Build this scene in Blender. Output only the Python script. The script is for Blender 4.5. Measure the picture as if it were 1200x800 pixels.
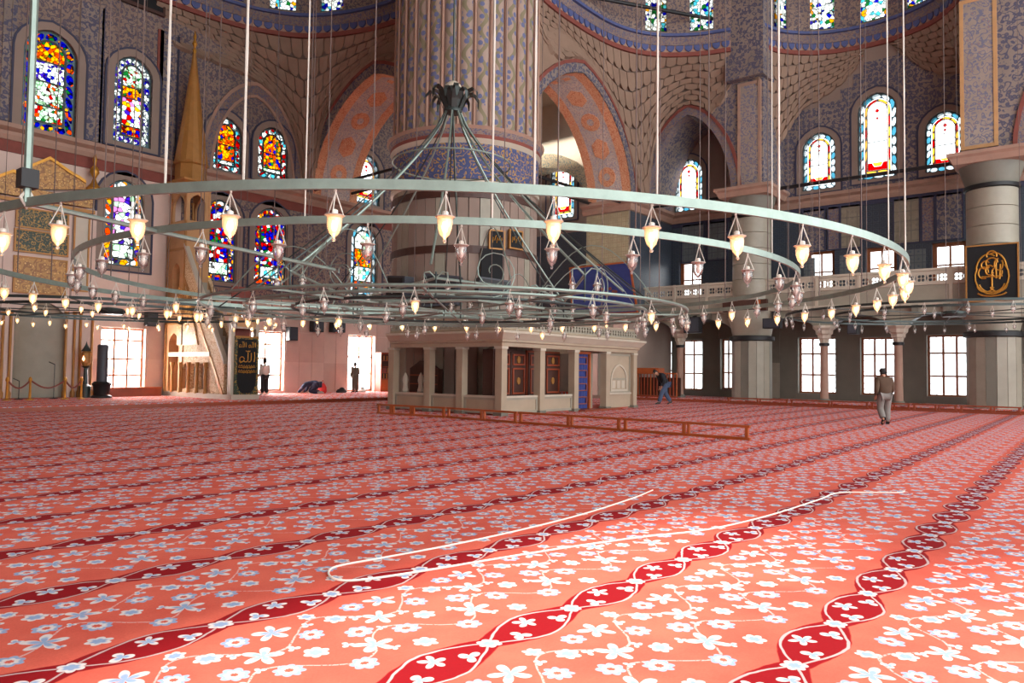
import bpy, bmesh, math, random
from mathutils import Vector, Matrix
from mathutils.geometry import tessellate_polygon
random.seed(7)
PI = math.pi
scene = bpy.context.scene
for o in list(bpy.data.objects): bpy.data.objects.remove(o)
COL = scene.collection

# ------------------------------------------------------------------ camera
FPX, HOR, ROLL, CAMZ, HEAD = 860.0, 434.0, 0.0125, 1.6, math.radians(38.7)
pit = math.atan((HOR - 400) / FPX)
F0 = Vector((math.cos(HEAD), math.sin(HEAD), 0)); R0 = Vector((math.sin(HEAD), -math.cos(HEAD), 0)); Z0 = Vector((0, 0, 1))
FW = F0 * math.cos(pit) + Z0 * math.sin(pit)
UP = Z0 * math.cos(pit) - F0 * math.sin(pit)
RT = R0 * math.cos(ROLL) + UP * math.sin(ROLL)
UPR = UP * math.cos(ROLL) - R0 * math.sin(ROLL)
CAM = Vector((0, 0, CAMZ))
cd = bpy.data.cameras.new('camera'); cam = bpy.data.objects.new('camera', cd); COL.objects.link(cam)
cd.sensor_width = 36; cd.lens = FPX / 1200 * 36; cd.clip_end = 500
mw = Matrix((RT, UPR, -FW)).transposed().to_4x4(); mw.translation = CAM
cam.matrix_world = mw
scene.camera = cam

# ------------------------------------------------------------------ light
scene.view_settings.view_transform = 'Standard'; scene.view_settings.look = 'None'
scene.view_settings.gamma = 1; scene.view_settings.use_curve_mapping = False
scene.view_settings.exposure = 0.95
w = bpy.data.worlds.new('sky'); scene.world = w; w.use_nodes = True
bg = w.node_tree.nodes['Background']; bg.inputs[0].default_value = (0.93, 0.98, 1.0, 1); bg.inputs[1].default_value = 2.2
sun = bpy.data.lights.new('sun', 'SUN'); sun.energy = 5.5; sun.angle = math.radians(4.5); sun.color = (1.0, .93, .84)
so = bpy.data.objects.new('sun', sun); COL.objects.link(so)
so.rotation_euler = Vector((0.82, 0.0, -0.57)).to_track_quat('-Z', 'Y').to_euler()

def daylight(name, loc, rot, sx, sy, e):
    l = bpy.data.lights.new(name, 'AREA'); l.shape = 'RECTANGLE'; l.size = sx; l.size_y = sy; l.energy = e; l.color = (1.0, .95, .9)
    o = bpy.data.objects.new(name, l); COL.objects.link(o); o.location = loc; o.rotation_euler = rot
# strong daylight standing outside the three floor-level windows of the stained-glass wall
for x_, w_, e_ in ((15.6, 2.2, 600), (23.3, 2.2, 600), (29.9, 2.2, 450)): daylight('window_daylight', (x_, 37.0, 2.2), Vector((0, -1, -.3)).to_track_quat('-Z', 'Y').to_euler(), w_, 3.0, e_)
# ------------------------------------------------------------------ measuring helpers (a pixel to a point on a real plane)
def ray(px, py): return (FW + RT * ((px - 600) / FPX) - UPR * ((py - 400) / FPX))
def onX(px, py, X): d = ray(px, py); return CAM + d * (X / d.x)
def onY(px, py, Y): d = ray(px, py); return CAM + d * (Y / d.y)
def onZ(px, py, z): d = ray(px, py); return CAM + d * ((z - CAMZ) / d.z)

# ------------------------------------------------------------------ materials
def srgb(r, g, b):
    f = lambda c: (c / 12.92 if c <= .04045 else ((c + .055) / 1.055) ** 2.4)
    return (f(r / 255), f(g / 255), f(b / 255), 1)

class Sh:
    def __init__(s, name, rough=.7, metal=0.0):
        s.m = bpy.data.materials.new(name); s.m.use_nodes = True
        s.t = s.m.node_tree; s.b = s.t.nodes['Principled BSDF']
        s.b.inputs['Roughness'].default_value = rough; s.b.inputs['Metallic'].default_value = metal
        s._p = None
    def node(s, k, **kw):
        n = s.t.nodes.new(k)
        for a, v in kw.items(): setattr(n, a, v)
        return n
    def put(s, sock, v):
        if isinstance(v, bpy.types.NodeSocket): s.t.links.new(v, sock)
        elif v is not None: sock.default_value = v
    def m_(s, op, a, b=None, c=None):
        n = s.node('ShaderNodeMath', operation=op)
        for i, v in enumerate((a, b, c)):
            if v is not None: s.put(n.inputs[i], v)
        return n.outputs[0]
    def pos(s):
        if s._p is None:
            s._p = s.node('ShaderNodeNewGeometry').outputs['Position']
        return s._p
    def obj(s): return s.node('ShaderNodeTexCoord').outputs['Object']
    def sep(s, v):
        n = s.node('ShaderNodeSeparateXYZ'); s.put(n.inputs[0], v); return n.outputs[0], n.outputs[1], n.outputs[2]
    def comb(s, x, y, z=0.0):
        n = s.node('ShaderNodeCombineXYZ'); s.put(n.inputs[0], x); s.put(n.inputs[1], y); s.put(n.inputs[2], z); return n.outputs[0]
    def mix(s, f, a, b):
        n = s.node('ShaderNodeMix', data_type='RGBA'); s.put(n.inputs[0], f); s.put(n.inputs[6], a); s.put(n.inputs[7], b); return n.outputs[2]
    def noise(s, v, sc, det=3, rough=.6):
        n = s.node('ShaderNodeTexNoise'); s.put(n.inputs['Vector'], v); n.inputs['Scale'].default_value = sc
        n.inputs['Detail'].default_value = det; n.inputs['Roughness'].default_value = rough; return n.outputs[0]
    def voro(s, v, sc, feat='F1', rand=1.0, out='Distance'):
        n = s.node('ShaderNodeTexVoronoi', feature=feat); s.put(n.inputs['Vector'], v); n.inputs['Scale'].default_value = sc
        n.inputs['Randomness'].default_value = rand; return n.outputs[out]
    def ss(s, v, lo, hi):
        n = s.node('ShaderNodeMapRange', interpolation_type='SMOOTHSTEP'); s.put(n.inputs[0], v); s.put(n.inputs[1], lo); s.put(n.inputs[2], hi); return n.outputs[0]
    def ramp(s, f, cols, const=True):
        n = s.node('ShaderNodeValToRGB'); r = n.color_ramp
        if const: r.interpolation = 'CONSTANT'
        while len(r.elements) < len(cols): r.elements.new(.5)
        for i, c in enumerate(cols):
            r.elements[i].position = i / (len(cols) if const else max(1, len(cols) - 1)); r.elements[i].color = c
        s.put(n.inputs[0], f); return n.outputs[0]
    def warp(s, v, sc, amt):
        n = s.node('ShaderNodeTexNoise'); s.put(n.inputs['Vector'], v); n.inputs['Scale'].default_value = sc; n.inputs['Detail'].default_value = 1
        a = s.node('ShaderNodeVectorMath', operation='MULTIPLY_ADD'); s.put(a.inputs[0], n.outputs['Color']); a.inputs[1].default_value = (amt,) * 3; s.put(a.inputs[2], v); return a.outputs[0]
    def col(s, c): s.put(s.b.inputs['Base Color'], c); return s.m
    def bump(s, h, st=.3, d=.02):
        n = s.node('ShaderNodeBump'); n.inputs['Strength'].default_value = st; n.inputs['Distance'].default_value = d
        s.put(n.inputs['Height'], h); s.put(s.b.inputs['Normal'], n.outputs[0])

M = {}
def plain(name, c, rough=.7, metal=0.0, var=.18, sc=3.0, bump=0):
    s = Sh(name, rough, metal); n = s.noise(s.pos(), sc, 4)
    d = tuple(x * (1 - var) for x in c[:3]) + (1,); l = tuple(min(1, x * (1 + var)) for x in c[:3]) + (1,)
    s.col(s.ramp(n, [d, c, l], False))
    if bump: s.bump(s.noise(s.pos(), sc * 6, 3), bump)
    M[name] = s.m; return s.m
def floral(name, base, c1, c2, c3, sc, dens=.36, rough=.8):
    """painted arabesque: meandering vines, blossoms and leaves on a ground"""
    s = Sh(name, rough); p = s.warp(s.pos(), sc * 1.2, .25 / sc)
    v1 = s.m_('ABSOLUTE', s.m_('SUBTRACT', s.m_('FRACT', s.m_('MULTIPLY', s.noise(s.pos(), sc * .75, 1), 4.5)), .5))
    f1 = s.voro(p, sc * 1.15, 'F1', .55); f2 = s.voro(p, sc * 2.6, 'F1', .85)
    n = s.noise(s.pos(), .6, 3)
    b = s.mix(s.ss(n, .3, .7), base, tuple(x * .78 for x in base[:3]) + (1,))
    a = s.mix(s.ss(v1, .1, .17), c1, b)
    a = s.mix(s.ss(f2, .22, .3), c2, a)
    a = s.mix(s.ss(f1, dens * .8, dens * .8 + .07), c1, a)
    a = s.mix(s.ss(f1, .16, .2), c2, a)
    a = s.mix(s.ss(f1, .08, .12), c3, a)
    s.col(a); M[name] = s.m; return s.m
def tiles(name, base, c1, c2, sc, joint, rough=.35):
    """glazed tile field with a regular repeat"""
    s = Sh(name, rough); p = s.pos()
    f1 = s.voro(p, sc, 'F1', 0.0); e = s.voro(p, sc, 'DISTANCE_TO_EDGE', .0); n = s.noise(p, 2.0, 3)
    f2 = s.voro(s.warp(p, sc, .2 / sc), sc * 2.0, 'F1', .4)
    a = s.mix(s.ss(f2, .25, .38), c2, base)
    a = s.mix(s.ss(f1, .30, .36), c1, a)
    a = s.mix(s.ss(f1, .10, .15), base, a)
    a = s.mix(s.ss(e, .03, .07), joint, a)
    a = s.mix(s.ss(n, .3, .75), a, tuple(x * .75 for x in base[:3]) + (1,))
    s.col(a); M[name] = s.m; return s.m
def stained(name, pal, sc, tr=.62, rand=.9):
    """coloured glass pieces in dark cames, lit from outside"""
    s = Sh(name); p = s.pos()
    c = s.voro(p, sc, 'F1', rand, 'Color'); r_, g_, b_ = s.sep(c)
    e = s.voro(p, sc, 'DISTANCE_TO_EDGE', rand)
    col = s.ramp(r_, pal); col = s.mix(s.ss(e, .03, .07), srgb(40, 34, 34), col)
    t = s.node('ShaderNodeBsdfTranslucent'); s.put(t.inputs[0], col)
    tp = s.node('ShaderNodeBsdfTransparent'); s.put(tp.inputs[0], col)
    g = s.node('ShaderNodeMixShader'); g.inputs[0].default_value = .25; s.put(g.inputs[1], t.outputs[0]); s.put(g.inputs[2], tp.outputs[0])
    s.t.links.new(g.outputs[0], s.t.nodes['Material Output'].inputs[0]); M[name] = s.m; return s.m
def clear(name, c, fog=.5):
    s = Sh(name); t = s.node('ShaderNodeBsdfTranslucent'); t.inputs[0].default_value = c
    tp = s.node('ShaderNodeBsdfTransparent'); tp.inputs[0].default_value = c
    n = s.noise(s.pos(), 3.0, 2)
    g = s.node('ShaderNodeMixShader'); s.put(g.inputs[0], s.ss(n, fog - .6, fog + .6)); s.put(g.inputs[1], tp.outputs[0]); s.put(g.inputs[2], t.outputs[0])
    s.t.links.new(g.outputs[0], s.t.nodes['Material Output'].inputs[0]); M[name] = s.m; return s.m

plain('lead_came', srgb(84, 112, 122), .5, .2, .15)
plain('marble_grey', srgb(150, 143, 127), .5, 0, .25, 1.2)
plain('marble_pink', srgb(206, 178, 164), .5, 0, .16, 1.0)
plain('marble_rose', srgb(194, 164, 150), .5, 0, .18, 1.1)
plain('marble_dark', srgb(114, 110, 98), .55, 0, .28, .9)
plain('marble_pale', srgb(188, 176, 158), .45, 0, .15, 1.5)
plain('marble_tribune', srgb(168, 150, 128), .5, 0, .2, 1.3)
plain('stone_brown', srgb(142, 116, 98), .85, 0, .28, .8, .2)
plain('stone_mauve', srgb(142, 122, 110), .8, 0, .2, .7)
plain('stone_mauve_dark', srgb(112, 94, 84), .85, 0, .25, .8)
plain('moulding_pink', srgb(164, 130, 112), .7, 0, .25, 2.0)
plain('paint_red', srgb(128, 66, 56), .8, 0, .3, 3.0)
plain('paint_blue', srgb(76, 86, 132), .7, 0, .3, 3.0)
plain('paint_navy', srgb(56, 56, 78), .7, 0, .3, 3.0)
plain('gold', srgb(196, 138, 52), .35, .55, .35, 5.0, .5)
plain('gold_dull', srgb(168, 116, 56), .5, .2, .3, 2.5, .2)
plain('ochre_stone', srgb(188, 142, 96), .7, 0, .22, 2.0)
plain('iron_black', srgb(34, 33, 34), .5, .3, .2)
plain('iron_ring', srgb(138, 154, 144), .4, .5, .25, 6.0)
plain('iron_dark', srgb(62, 70, 68), .45, .5, .25, 6.0)
plain('wire_pale', srgb(206, 200, 188), .5, .1, .1)
plain('wire_dark', srgb(104, 86, 80), .6, .2, .1)
plain('wood_orange', srgb(168, 82, 34), .4, 0, .25, 4.0)
plain('wood_red', srgb(142, 62, 34), .42, 0, .25, 4.0)
plain('wood_dark', srgb(70, 40, 30), .5, 0, .3, 3.0)
plain('wood_window', srgb(150, 84, 48), .5, 0, .2, 4.0)
plain('cloth_black', srgb(24, 24, 26), .9, 0, .2, 6.0)
plain('cloth_blue', srgb(48, 58, 118), .9, 0, .35, 3.0)
plain('speaker_black', srgb(30, 30, 32), .6, 0, .2)
plain('speaker_grey', srgb(62, 64, 72), .55, 0, .2)
plain('white_cord', srgb(238, 226, 214), .6, 0, .05)
plain('platform_carpet', srgb(205, 96, 84), .95, 0, .2, 4.0)
floral('floral_mauve', srgb(146, 124, 110), srgb(88, 80, 92), srgb(112, 92, 92), srgb(116, 74, 66), 3.6)
floral('floral_pale', srgb(166, 148, 136), srgb(112, 110, 130), srgb(140, 128, 126), srgb(160, 104, 86), 4.0, .3)
floral('floral_blue', srgb(142, 126, 116), srgb(80, 78, 98), srgb(100, 94, 104), srgb(106, 88, 86), 3.2, .4)
floral('floral_orange', srgb(226, 162, 122), srgb(200, 122, 84), srgb(228, 184, 146), srgb(234, 200, 164), 4.6, .3)
floral('floral_soffit', srgb(206, 188, 174), srgb(160, 154, 164), srgb(190, 150, 132), srgb(206, 140, 110), 5.0, .28)
floral('floral_green', srgb(176, 160, 130), srgb(104, 116, 112), srgb(150, 112, 88), srgb(172, 92, 66), 5.0, .3)
floral('floral_band', srgb(140, 120, 110), srgb(92, 92, 116), srgb(130, 82, 70), srgb(76, 74, 90), 5.0, .32)
floral('calligraphy_band', srgb(70, 80, 122), srgb(170, 130, 66), srgb(84, 90, 130), srgb(170, 130, 66), 4.6, .2)
floral('calligraphy_green', srgb(44, 62, 44), srgb(170, 128, 52), srgb(150, 112, 48), srgb(44, 62, 44), 5.5, .2, .5)
floral('gold_relief', srgb(196, 142, 66), srgb(146, 96, 42), srgb(222, 176, 96), srgb(120, 78, 36), 3.4, .34, .45)
floral('carved_ochre', srgb(214, 184, 144), srgb(176, 134, 92), srgb(226, 200, 164), srgb(164, 120, 80), 5.5, .3, .7)
tiles('tile_blue', srgb(112, 118, 120), srgb(58, 72, 98), srgb(88, 92, 104), 2.6, srgb(66, 70, 84))
tiles('tile_dots', srgb(148, 138, 120), srgb(70, 82, 92), srgb(128, 120, 108), 1.9, srgb(110, 104, 96))
tiles('tile_dark', srgb(70, 78, 88), srgb(52, 60, 76), srgb(84, 88, 94), 3.0, srgb(50, 54, 64))
tiles('tile_green', srgb(178, 164, 132), srgb(104, 122, 112), srgb(166, 122, 92), 3.4, srgb(150, 136, 108))
clear('glass_clear', (1, 1, 1, 1), .3)
clear('glass_white', (.6, .66, .68, 1), .8)
clear('glass_cyan', srgb(120, 172, 186), .8)
clear('glass_yellow', srgb(232, 196, 110), .8)
clear('glass_red', srgb(190, 30, 40), .8)
C_ = dict(b=srgb(40, 50, 190), n=srgb(24, 28, 120), y=srgb(244, 190, 40), o=srgb(236, 120, 20), g=srgb(60, 150, 90), w=srgb(240, 244, 240), r=srgb(196, 26, 30), p=srgb(110, 70, 190), c=srgb(120, 200, 210), t=srgb(190, 220, 190), l=srgb(214, 160, 206))
def pal(k): return [C_[x] for x in k]
stained('glass_blue_blossom', pal('bnybobgbo'), 5.5)
stained('glass_meadow', pal('wtwtrwgtwo'), 6.5)
stained('glass_violet_white', pal('wpwwbwpww'), 7.0)
stained('glass_violet_mix', pal('wlwpwywrtw'), 5.0)
stained('glass_gold_violet', pal('ywypyowy'), 4.5)
stained('glass_lilac', pal('wlwtwlpw'), 4.2)
stained('glass_red_white', pal('wrwrcw'), 5.2)
stained('glass_amber', pal('yoyoyogyb'), 6.5)
stained('glass_carnival', pal('rywbryob'), 6.0)
stained('glass_blue_red', pal('brwbrwbrg'), 5.2)
stained('glass_drum', pal('wwgwcwbwwyw'), 5.0)
stained('glass_pale', pal('wwcwwtw'), 4.0)

# ------------------------------------------------------------------ mesh helpers
WM = {}
class MB:
    def __init__(s): s.v = []; s.f = []
    def add(s, vs, fs):
        k = len(s.v); s.v += [tuple(x) for x in vs]; s.f += [tuple(i + k for i in f) for f in fs]; return s
    def box(s, x0, x1, y0, y1, z0, z1):
        return s.add([(x, y, z) for z in (z0, z1) for y in (y0, y1) for x in (x0, x1)],
                     [(0, 2, 3, 1), (4, 5, 7, 6), (0, 1, 5, 4), (2, 6, 7, 3), (0, 4, 6, 2), (1, 3, 7, 5)])
    def tube(s, pts, r, n=6, closed=False, cap=True):
        pts = [Vector(p) for p in pts]; L = len(pts); rr = r if isinstance(r, (list, tuple)) else [r] * L
        k = len(s.v); pu = None
        for i, p in enumerate(pts):
            a = pts[i - 1] if (i or closed) else p; b = pts[(i + 1) % L] if (i < L - 1 or closed) else p
            t = (b - a); t = t.normalized() if t.length > 1e-9 else Vector((0, 0, 1))
            u = pu - t * pu.dot(t) if pu is not None else t.orthogonal()
            if u.length < 1e-6: u = t.orthogonal()
            u.normalize(); pu = u; q = t.cross(u)
            for j in range(n):
                an = 2 * PI * j / n; s.v.append(tuple(p + (u * math.cos(an) + q * math.sin(an)) * rr[i]))
        for i in range(L if closed else L - 1):
            for j in range(n):
                a = k + i * n + j; b = k + i * n + (j + 1) % n; c = k + ((i + 1) % L) * n + (j + 1) % n; d = k + ((i + 1) % L) * n + j
                s.f.append((a, b, c, d))
        if cap and not closed:
            s.f.append(tuple(k + j for j in range(n))[::-1]); s.f.append(tuple(k + (L - 1) * n + j for j in range(n)))
        return s
    def lathe(s, prof, n=16, c=(0, 0, 0), a0=0, a1=2 * PI, lob=None):
        full = abs(a1 - a0 - 2 * PI) < 1e-6; m = n if full else n + 1; k = len(s.v)
        for r, z in prof:
            for j in range(m):
                an = a0 + (a1 - a0) * j / n; q = r * (lob(an) if lob else 1)
                s.v.append((c[0] + q * math.cos(an), c[1] + q * math.sin(an), c[2] + z))
        for i in range(len(prof) - 1):
            for j in range(n):
                a = k + i * m + j; b = k + i * m + (j + 1) % m
                s.f.append((a, b, b + m, a + m))
        if full:
            if prof[0][0] > 1e-6: s.f.append(tuple(k + j for j in range(m))[::-1])
            if prof[-1][0] > 1e-6: s.f.append(tuple(k + (len(prof) - 1) * m + j for j in range(m)))
        return s
    def grid(s, rows, closed=False):
        k = len(s.v); n = len(rows[0])
        for r in rows: s.v += [tuple(p) for p in r]
        for i in range(len(rows) - 1):
            for j in range(n if closed else n - 1):
                s.f.append((k + i * n + j, k + i * n + (j + 1) % n, k + (i + 1) * n + (j + 1) % n, k + (i + 1) * n + j))
        return s
    def slab(s, fr, outer, holes=(), d0=0.0, d1=-.3):
        """flat piece with openings on plane fr, from depth d0 (front) to d1 (back)"""
        loops = [list(outer)] + [list(h) for h in holes]
        tri = tessellate_polygon([[Vector((a, b, 0)) for a, b in l] for l in loops])
        flat = [p for l in loops for p in l]; n = len(flat)
        vs = [fr(a, b, d0) for a, b in flat] + [fr(a, b, d1) for a, b in flat]
        fs = [tuple(t) for t in tri] + [tuple(i + n for i in t[::-1]) for t in tri]
        k = 0
        for l in loops:
            for i in range(len(l)):
                j = (i + 1) % len(l); fs.append((k + i, k + j, k + j + n, k + i + n))
            k += len(l)
        return s.add(vs, fs)
    def mesh(s, name, mat, smooth=False):
        me = bpy.data.meshes.new(name); me.from_pydata(s.v, [], s.f); me.validate()
        b = bmesh.new(); b.from_mesh(me); bmesh.ops.recalc_face_normals(b, faces=b.faces); b.to_mesh(me); b.free()
        if smooth:
            for p in me.polygons: p.use_smooth = True
            if hasattr(me, 'set_sharp_from_angle'): me.set_sharp_from_angle(angle=math.radians(40))
        me.materials.append(M[mat] if isinstance(mat, str) else mat); return me
    def build(s, name, mat, parent=None, smooth=False):
        return put(s.mesh(name, mat, smooth), name, parent)
def put(me, name, parent=None, mtx=None):
    o = bpy.data.objects.new(name, me); COL.objects.link(o)
    if mtx is not None: o.matrix_basis = mtx
    WM[o.name] = mtx if mtx is not None else Matrix.Identity(4)
    if parent is not None:
        o.parent = parent; o.matrix_parent_inverse = WM[parent.name].inverted()
    return o
def tag(o, label=None, cat=None, group=None, kind=None):
    if label: o['label'] = label
    if cat: o['category'] = cat
    if group: o['group'] = group
    if kind: o['kind'] = kind
    return o
def empty(name, loc, label=None, cat=None, group=None, kind=None, rz=0):
    o = bpy.data.objects.new(name, None); COL.objects.link(o); o.empty_display_size = .1
    m = Matrix.Translation(Vector(loc)) @ Matrix.Rotation(rz, 4, 'Z'); o.matrix_basis = m; WM[o.name] = m
    return tag(o, label, cat, group, kind)
def frX(X): return lambda s, t, d: Vector((X - d, s, t))     # faces -X, s runs along Y
def frY(Y): return lambda s, t, d: Vector((s, Y - d, t))     # faces -Y, s runs along X
def rect(a, b, c, d): return [(a, c), (b, c), (b, d), (a, d)]
def arch(s0, s1, t0, t1, n=10, rise=None, point=.12):
    """door-shaped outline: jambs and a slightly pointed arch"""
    h = (s1 - s0) / 2; c = (s0 + s1) / 2; rise = rise or h; sp = t1 - rise
    pts = [(s0, t0), (s1, t0)]
    for i in range(n + 1):
        a = PI * i / n; x = math.cos(a); y = math.sin(a)
        pts.append((c + h * x, sp + rise * (y * (1 - point) + point * (1 - abs(x)) * (1 if 0 < i < n else 0))))
    return pts
def curve(s0, s1, sp, top, n=16, point=.12): return arch(s0, s1, sp - 1, top, n, top - sp, point)[2:]
def mould(path, prof, closed=False):
    """profile (out, z) swept along a plan path; out is to the right of travel"""
    P = [Vector((p[0], p[1])) for p in path]; L = len(P); rows = []
    for i in range(L):
        a = P[i - 1] if (i or closed) else None; b = P[(i + 1) % L] if (i < L - 1 or closed) else None
        ds = [q for q in (((P[i] - a).normalized() if a is not None else None), ((b - P[i]).normalized() if b is not None else None)) if q is not None]
        ns = [Vector((d.y, -d.x)) for d in ds]; nn = sum(ns, Vector((0, 0)))
        nn = nn / max(.3, nn.length ** 2 / len(ns)) if len(ns) > 1 else nn
        if len(ns) > 1:
            m = (ns[0] + ns[1]).normalized(); nn = m / max(.35, m.dot(ns[0]))
        rows.append([(P[i].x + nn.x * o, P[i].y + nn.y * o, z) for o, z in prof])
    if closed: rows.append(rows[0])
    mb = MB(); mb.grid(rows, True)
    if not closed:
        k = len(prof); mb.f.append(tuple(range(k))); mb.f.append(tuple(range((L - 1) * k, L * k)))
    return mb
NUM = ['first', 'second', 'third', 'fourth', 'fifth', 'sixth', 'seventh', 'eighth', 'ninth', 'tenth', 'eleventh', 'twelfth', 'thirteenth', 'fourteenth', 'fifteenth', 'sixteenth', 'seventeenth', 'eighteenth', 'nineteenth', 'twentieth']
TENS = {20: 'twenty', 30: 'thirty', 40: 'forty', 50: 'fifty', 60: 'sixty'}
def nth(i):
    i += 1
    if i <= 20: return NUM[i - 1]
    t = i // 10 * 10
    return (TENS[t][:-1] + 'ieth') if i == t else TENS[t] + '-' + NUM[i - t - 1]
# ------------------------------------------------------------------ carpet
def carpet():
    s = Sh('carpet', .95); m = s.m_; x, y, z = s.sep(s.warp(s.warp(s.pos(), 1.6, .09), 9.0, .022))
    PER, LEN = 1.465, .85
    q = m('DIVIDE', m('SUBTRACT', y, 2.87), PER); k = m('FLOOR', m('ADD', q, .5))
    vb = m('MULTIPLY', m('SUBTRACT', q, k), PER)                       # distance from the band's axis
    kf = m('FLOOR', q); vf = m('MULTIPLY', m('SUBTRACT', q, kf), PER)    # 0..PER across one prayer row
    sh = m('MULTIPLY', m('FLOORED_MODULO', kf, 2.0), .37)
    u = m('MULTIPLY', m('SUBTRACT', m('FRACT', m('DIVIDE', m('ADD', x, sh), LEN)), .5), LEN)
    sn = m('MULTIPLY', m('SINE', m('MULTIPLY', x, PI / LEN)), .175)
    ub = m('MULTIPLY', m('SUBTRACT', m('FRACT', m('DIVIDE', x, LEN)), .5), LEN)
    n = s.noise(s.pos(), 1.3, 4); n2 = s.noise(s.pos(), 60, 2)
    base = s.mix(s.ss(n, .3, .7), srgb(226, 108, 88), srgb(214, 92, 76))
    band = m('SUBTRACT', m('ABSOLUTE', vb), m('ADD', m('MULTIPLY', m('ABSOLUTE', sn), .6), .08))
    base = s.mix(s.ss(band, -.006, .006), srgb(146, 14, 24), base)
    vine = m('MINIMUM', m('ABSOLUTE', m('SUBTRACT', vb, sn)), m('ABSOLUTE', m('ADD', vb, sn)))
    vm = m('MULTIPLY', s.ss(vine, .012, .006), .6)
    f1 = m('ADD', .52, m('MULTIPLY', m('SINE', m('MULTIPLY', u, 2 * PI / LEN)), .16)); f2 = m('ADD', .98, m('MULTIPLY', m('COSINE', m('MULTIPLY', u, 2 * PI / LEN)), .15))
    fv = m('MINIMUM', m('ABSOLUTE', m('SUBTRACT', vf, f1)), m('ABSOLUTE', m('SUBTRACT', vf, f2)))
    gate = s.ss(n2, .38, .46)
    vm = m('MAXIMUM', vm, m('MULTIPLY', s.ss(fv, .012, .006), m('MULTIPLY', gate, .55)))
    white = vm; blue = 0.0
    def motif(U, V, cx, cy, R, pet, a, ph, hole):
        nonlocal white, blue
        dx = m('SUBTRACT', U, cx); dy = m('SUBTRACT', V, cy)
        r = m('SQRT', m('ADD', m('MULTIPLY', dx, dx), m('MULTIPLY', dy, dy))); th = m('ARCTAN2', dy, dx)
        c = m('ABSOLUTE', m('COSINE', m('ADD', m('MULTIPLY', th, pet / 2), ph)))
        d = m('DIVIDE', r, m('MULTIPLY', m('ADD', a, m('MULTIPLY', c, 1 - a)), R))
        msk = s.ss(d, 1.04, .94)
        if hole: msk = m('MULTIPLY', msk, s.ss(d, hole - .05, hole + .05))
        white = m('MAXIMUM', white, msk)
        b = m('MULTIPLY', msk, s.ss(d, .55, .72) if hole else s.ss(d, .75, .45))
        blue = b if blue == 0.0 else m('MAXIMUM', blue, b)
    F = [(-.24, .33, .095, 7, .75, .2, .3), (.2, .30, .085, 6, .7, .5, 0), (-.02, .50, .15, 5, .12, .4, 0), (.30, .56, .1, 8, .75, 0, .32),
         (-.30, .66, .085, 6, .7, .3, 0), (.07, .73, .1, 7, .75, .9, .3), (.31, .84, .14, 5, .12, 1.1, 0), (-.16, .90, .095, 8, .72, .1, .3),
         (.10, 1.02, .085, 6, .7, .6, 0), (-.31, 1.10, .14, 5, .12, .1, 0), (.32, 1.13, .095, 7, .75, .4, .3), (0.0, 1.19, .07, 6, .7, 0, 0)]
    F += [(.02, .37, .045, 3, .2, .2, 0), (-.12, .62, .05, 3, .2, 1.0, 0), (.2, .68, .045, 3, .2, .5, 0), (-.36, .8, .05, 3, .2, .8, 0), (.2, .95, .05, 3, .2, .1, 0), (-.1, 1.06, .05, 3, .2, .6, 0)]
    for a in F: motif(u, vf, a[0], a[1], a[2] * .88, *a[3:])
    motif(ub, vb, -.425, 0, .075, 6, .7, 0, 0); motif(ub, vb, .425, 0, .075, 6, .7, 0, 0)
    motif(ub, vb, .0, .07, .085, 5, .2, .5, 0); motif(ub, vb, -.2, -.05, .075, 3, .2, .9, 0); motif(ub, vb, .2, -.05, .075, 3, .2, .1, 0)
    fl = s.mix(blue, srgb(226, 216, 214), srgb(150, 172, 206))
    c = s.mix(white, base, fl)
    c = s.mix(s.ss(n2, .2, .8), c, s.mix(.12, c, srgb(60, 20, 20)))
    s.b.inputs['Sheen Weight'].default_value = .0; s.b.inputs['Specular IOR Level'].default_value = .15; s.b.inputs['Sheen Roughness'].default_value = .5; s.b.inputs['Sheen Tint'].default_value = (1, .8, .75, 1)
    s.col(c); s.bump(n2, .25, .004); M['carpet'] = s.m
carpet()
QY, RX, SX = 36.0, 43.0, 39.5          # qibla wall, outer side wall, screen of the side gallery
FZ = 11.45                             # string course under the upper windows
Q, RW, SW = frY(QY), frX(RX), frX(SX)
def struct(mb, name, mat, label, parent=None, smooth=False):
    o = mb.build(name, mat, parent, smooth)
    if parent is None: tag(o, label, None, None, 'structure')
    return o
struct(MB().box(-14, 45, -16, 37, -.2, 0), 'floor', 'carpet', 'red carpet with rows of pale blossoms and dark bands over the whole hall')
pl = struct(MB().box(-14, RX, 28.4, QY + .4, 0, .17), 'platform_floor', 'carpet', 'raised carpeted floor along the wall with the stained windows')
struct(MB().box(-14, 37.8, 28.34, 28.4, 0, .15), 'platform_riser', 'wood_red', None, pl)
pr = struct(MB().box(37.8, RX + .4, -14, 21.4, 0, .17), 'aisle_floor', 'carpet', 'raised carpeted aisle floor under the side gallery')
struct(MB().box(37.74, 37.8, -14, 21.4, 0, .15), 'aisle_riser', 'wood_red', None, pr)

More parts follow.
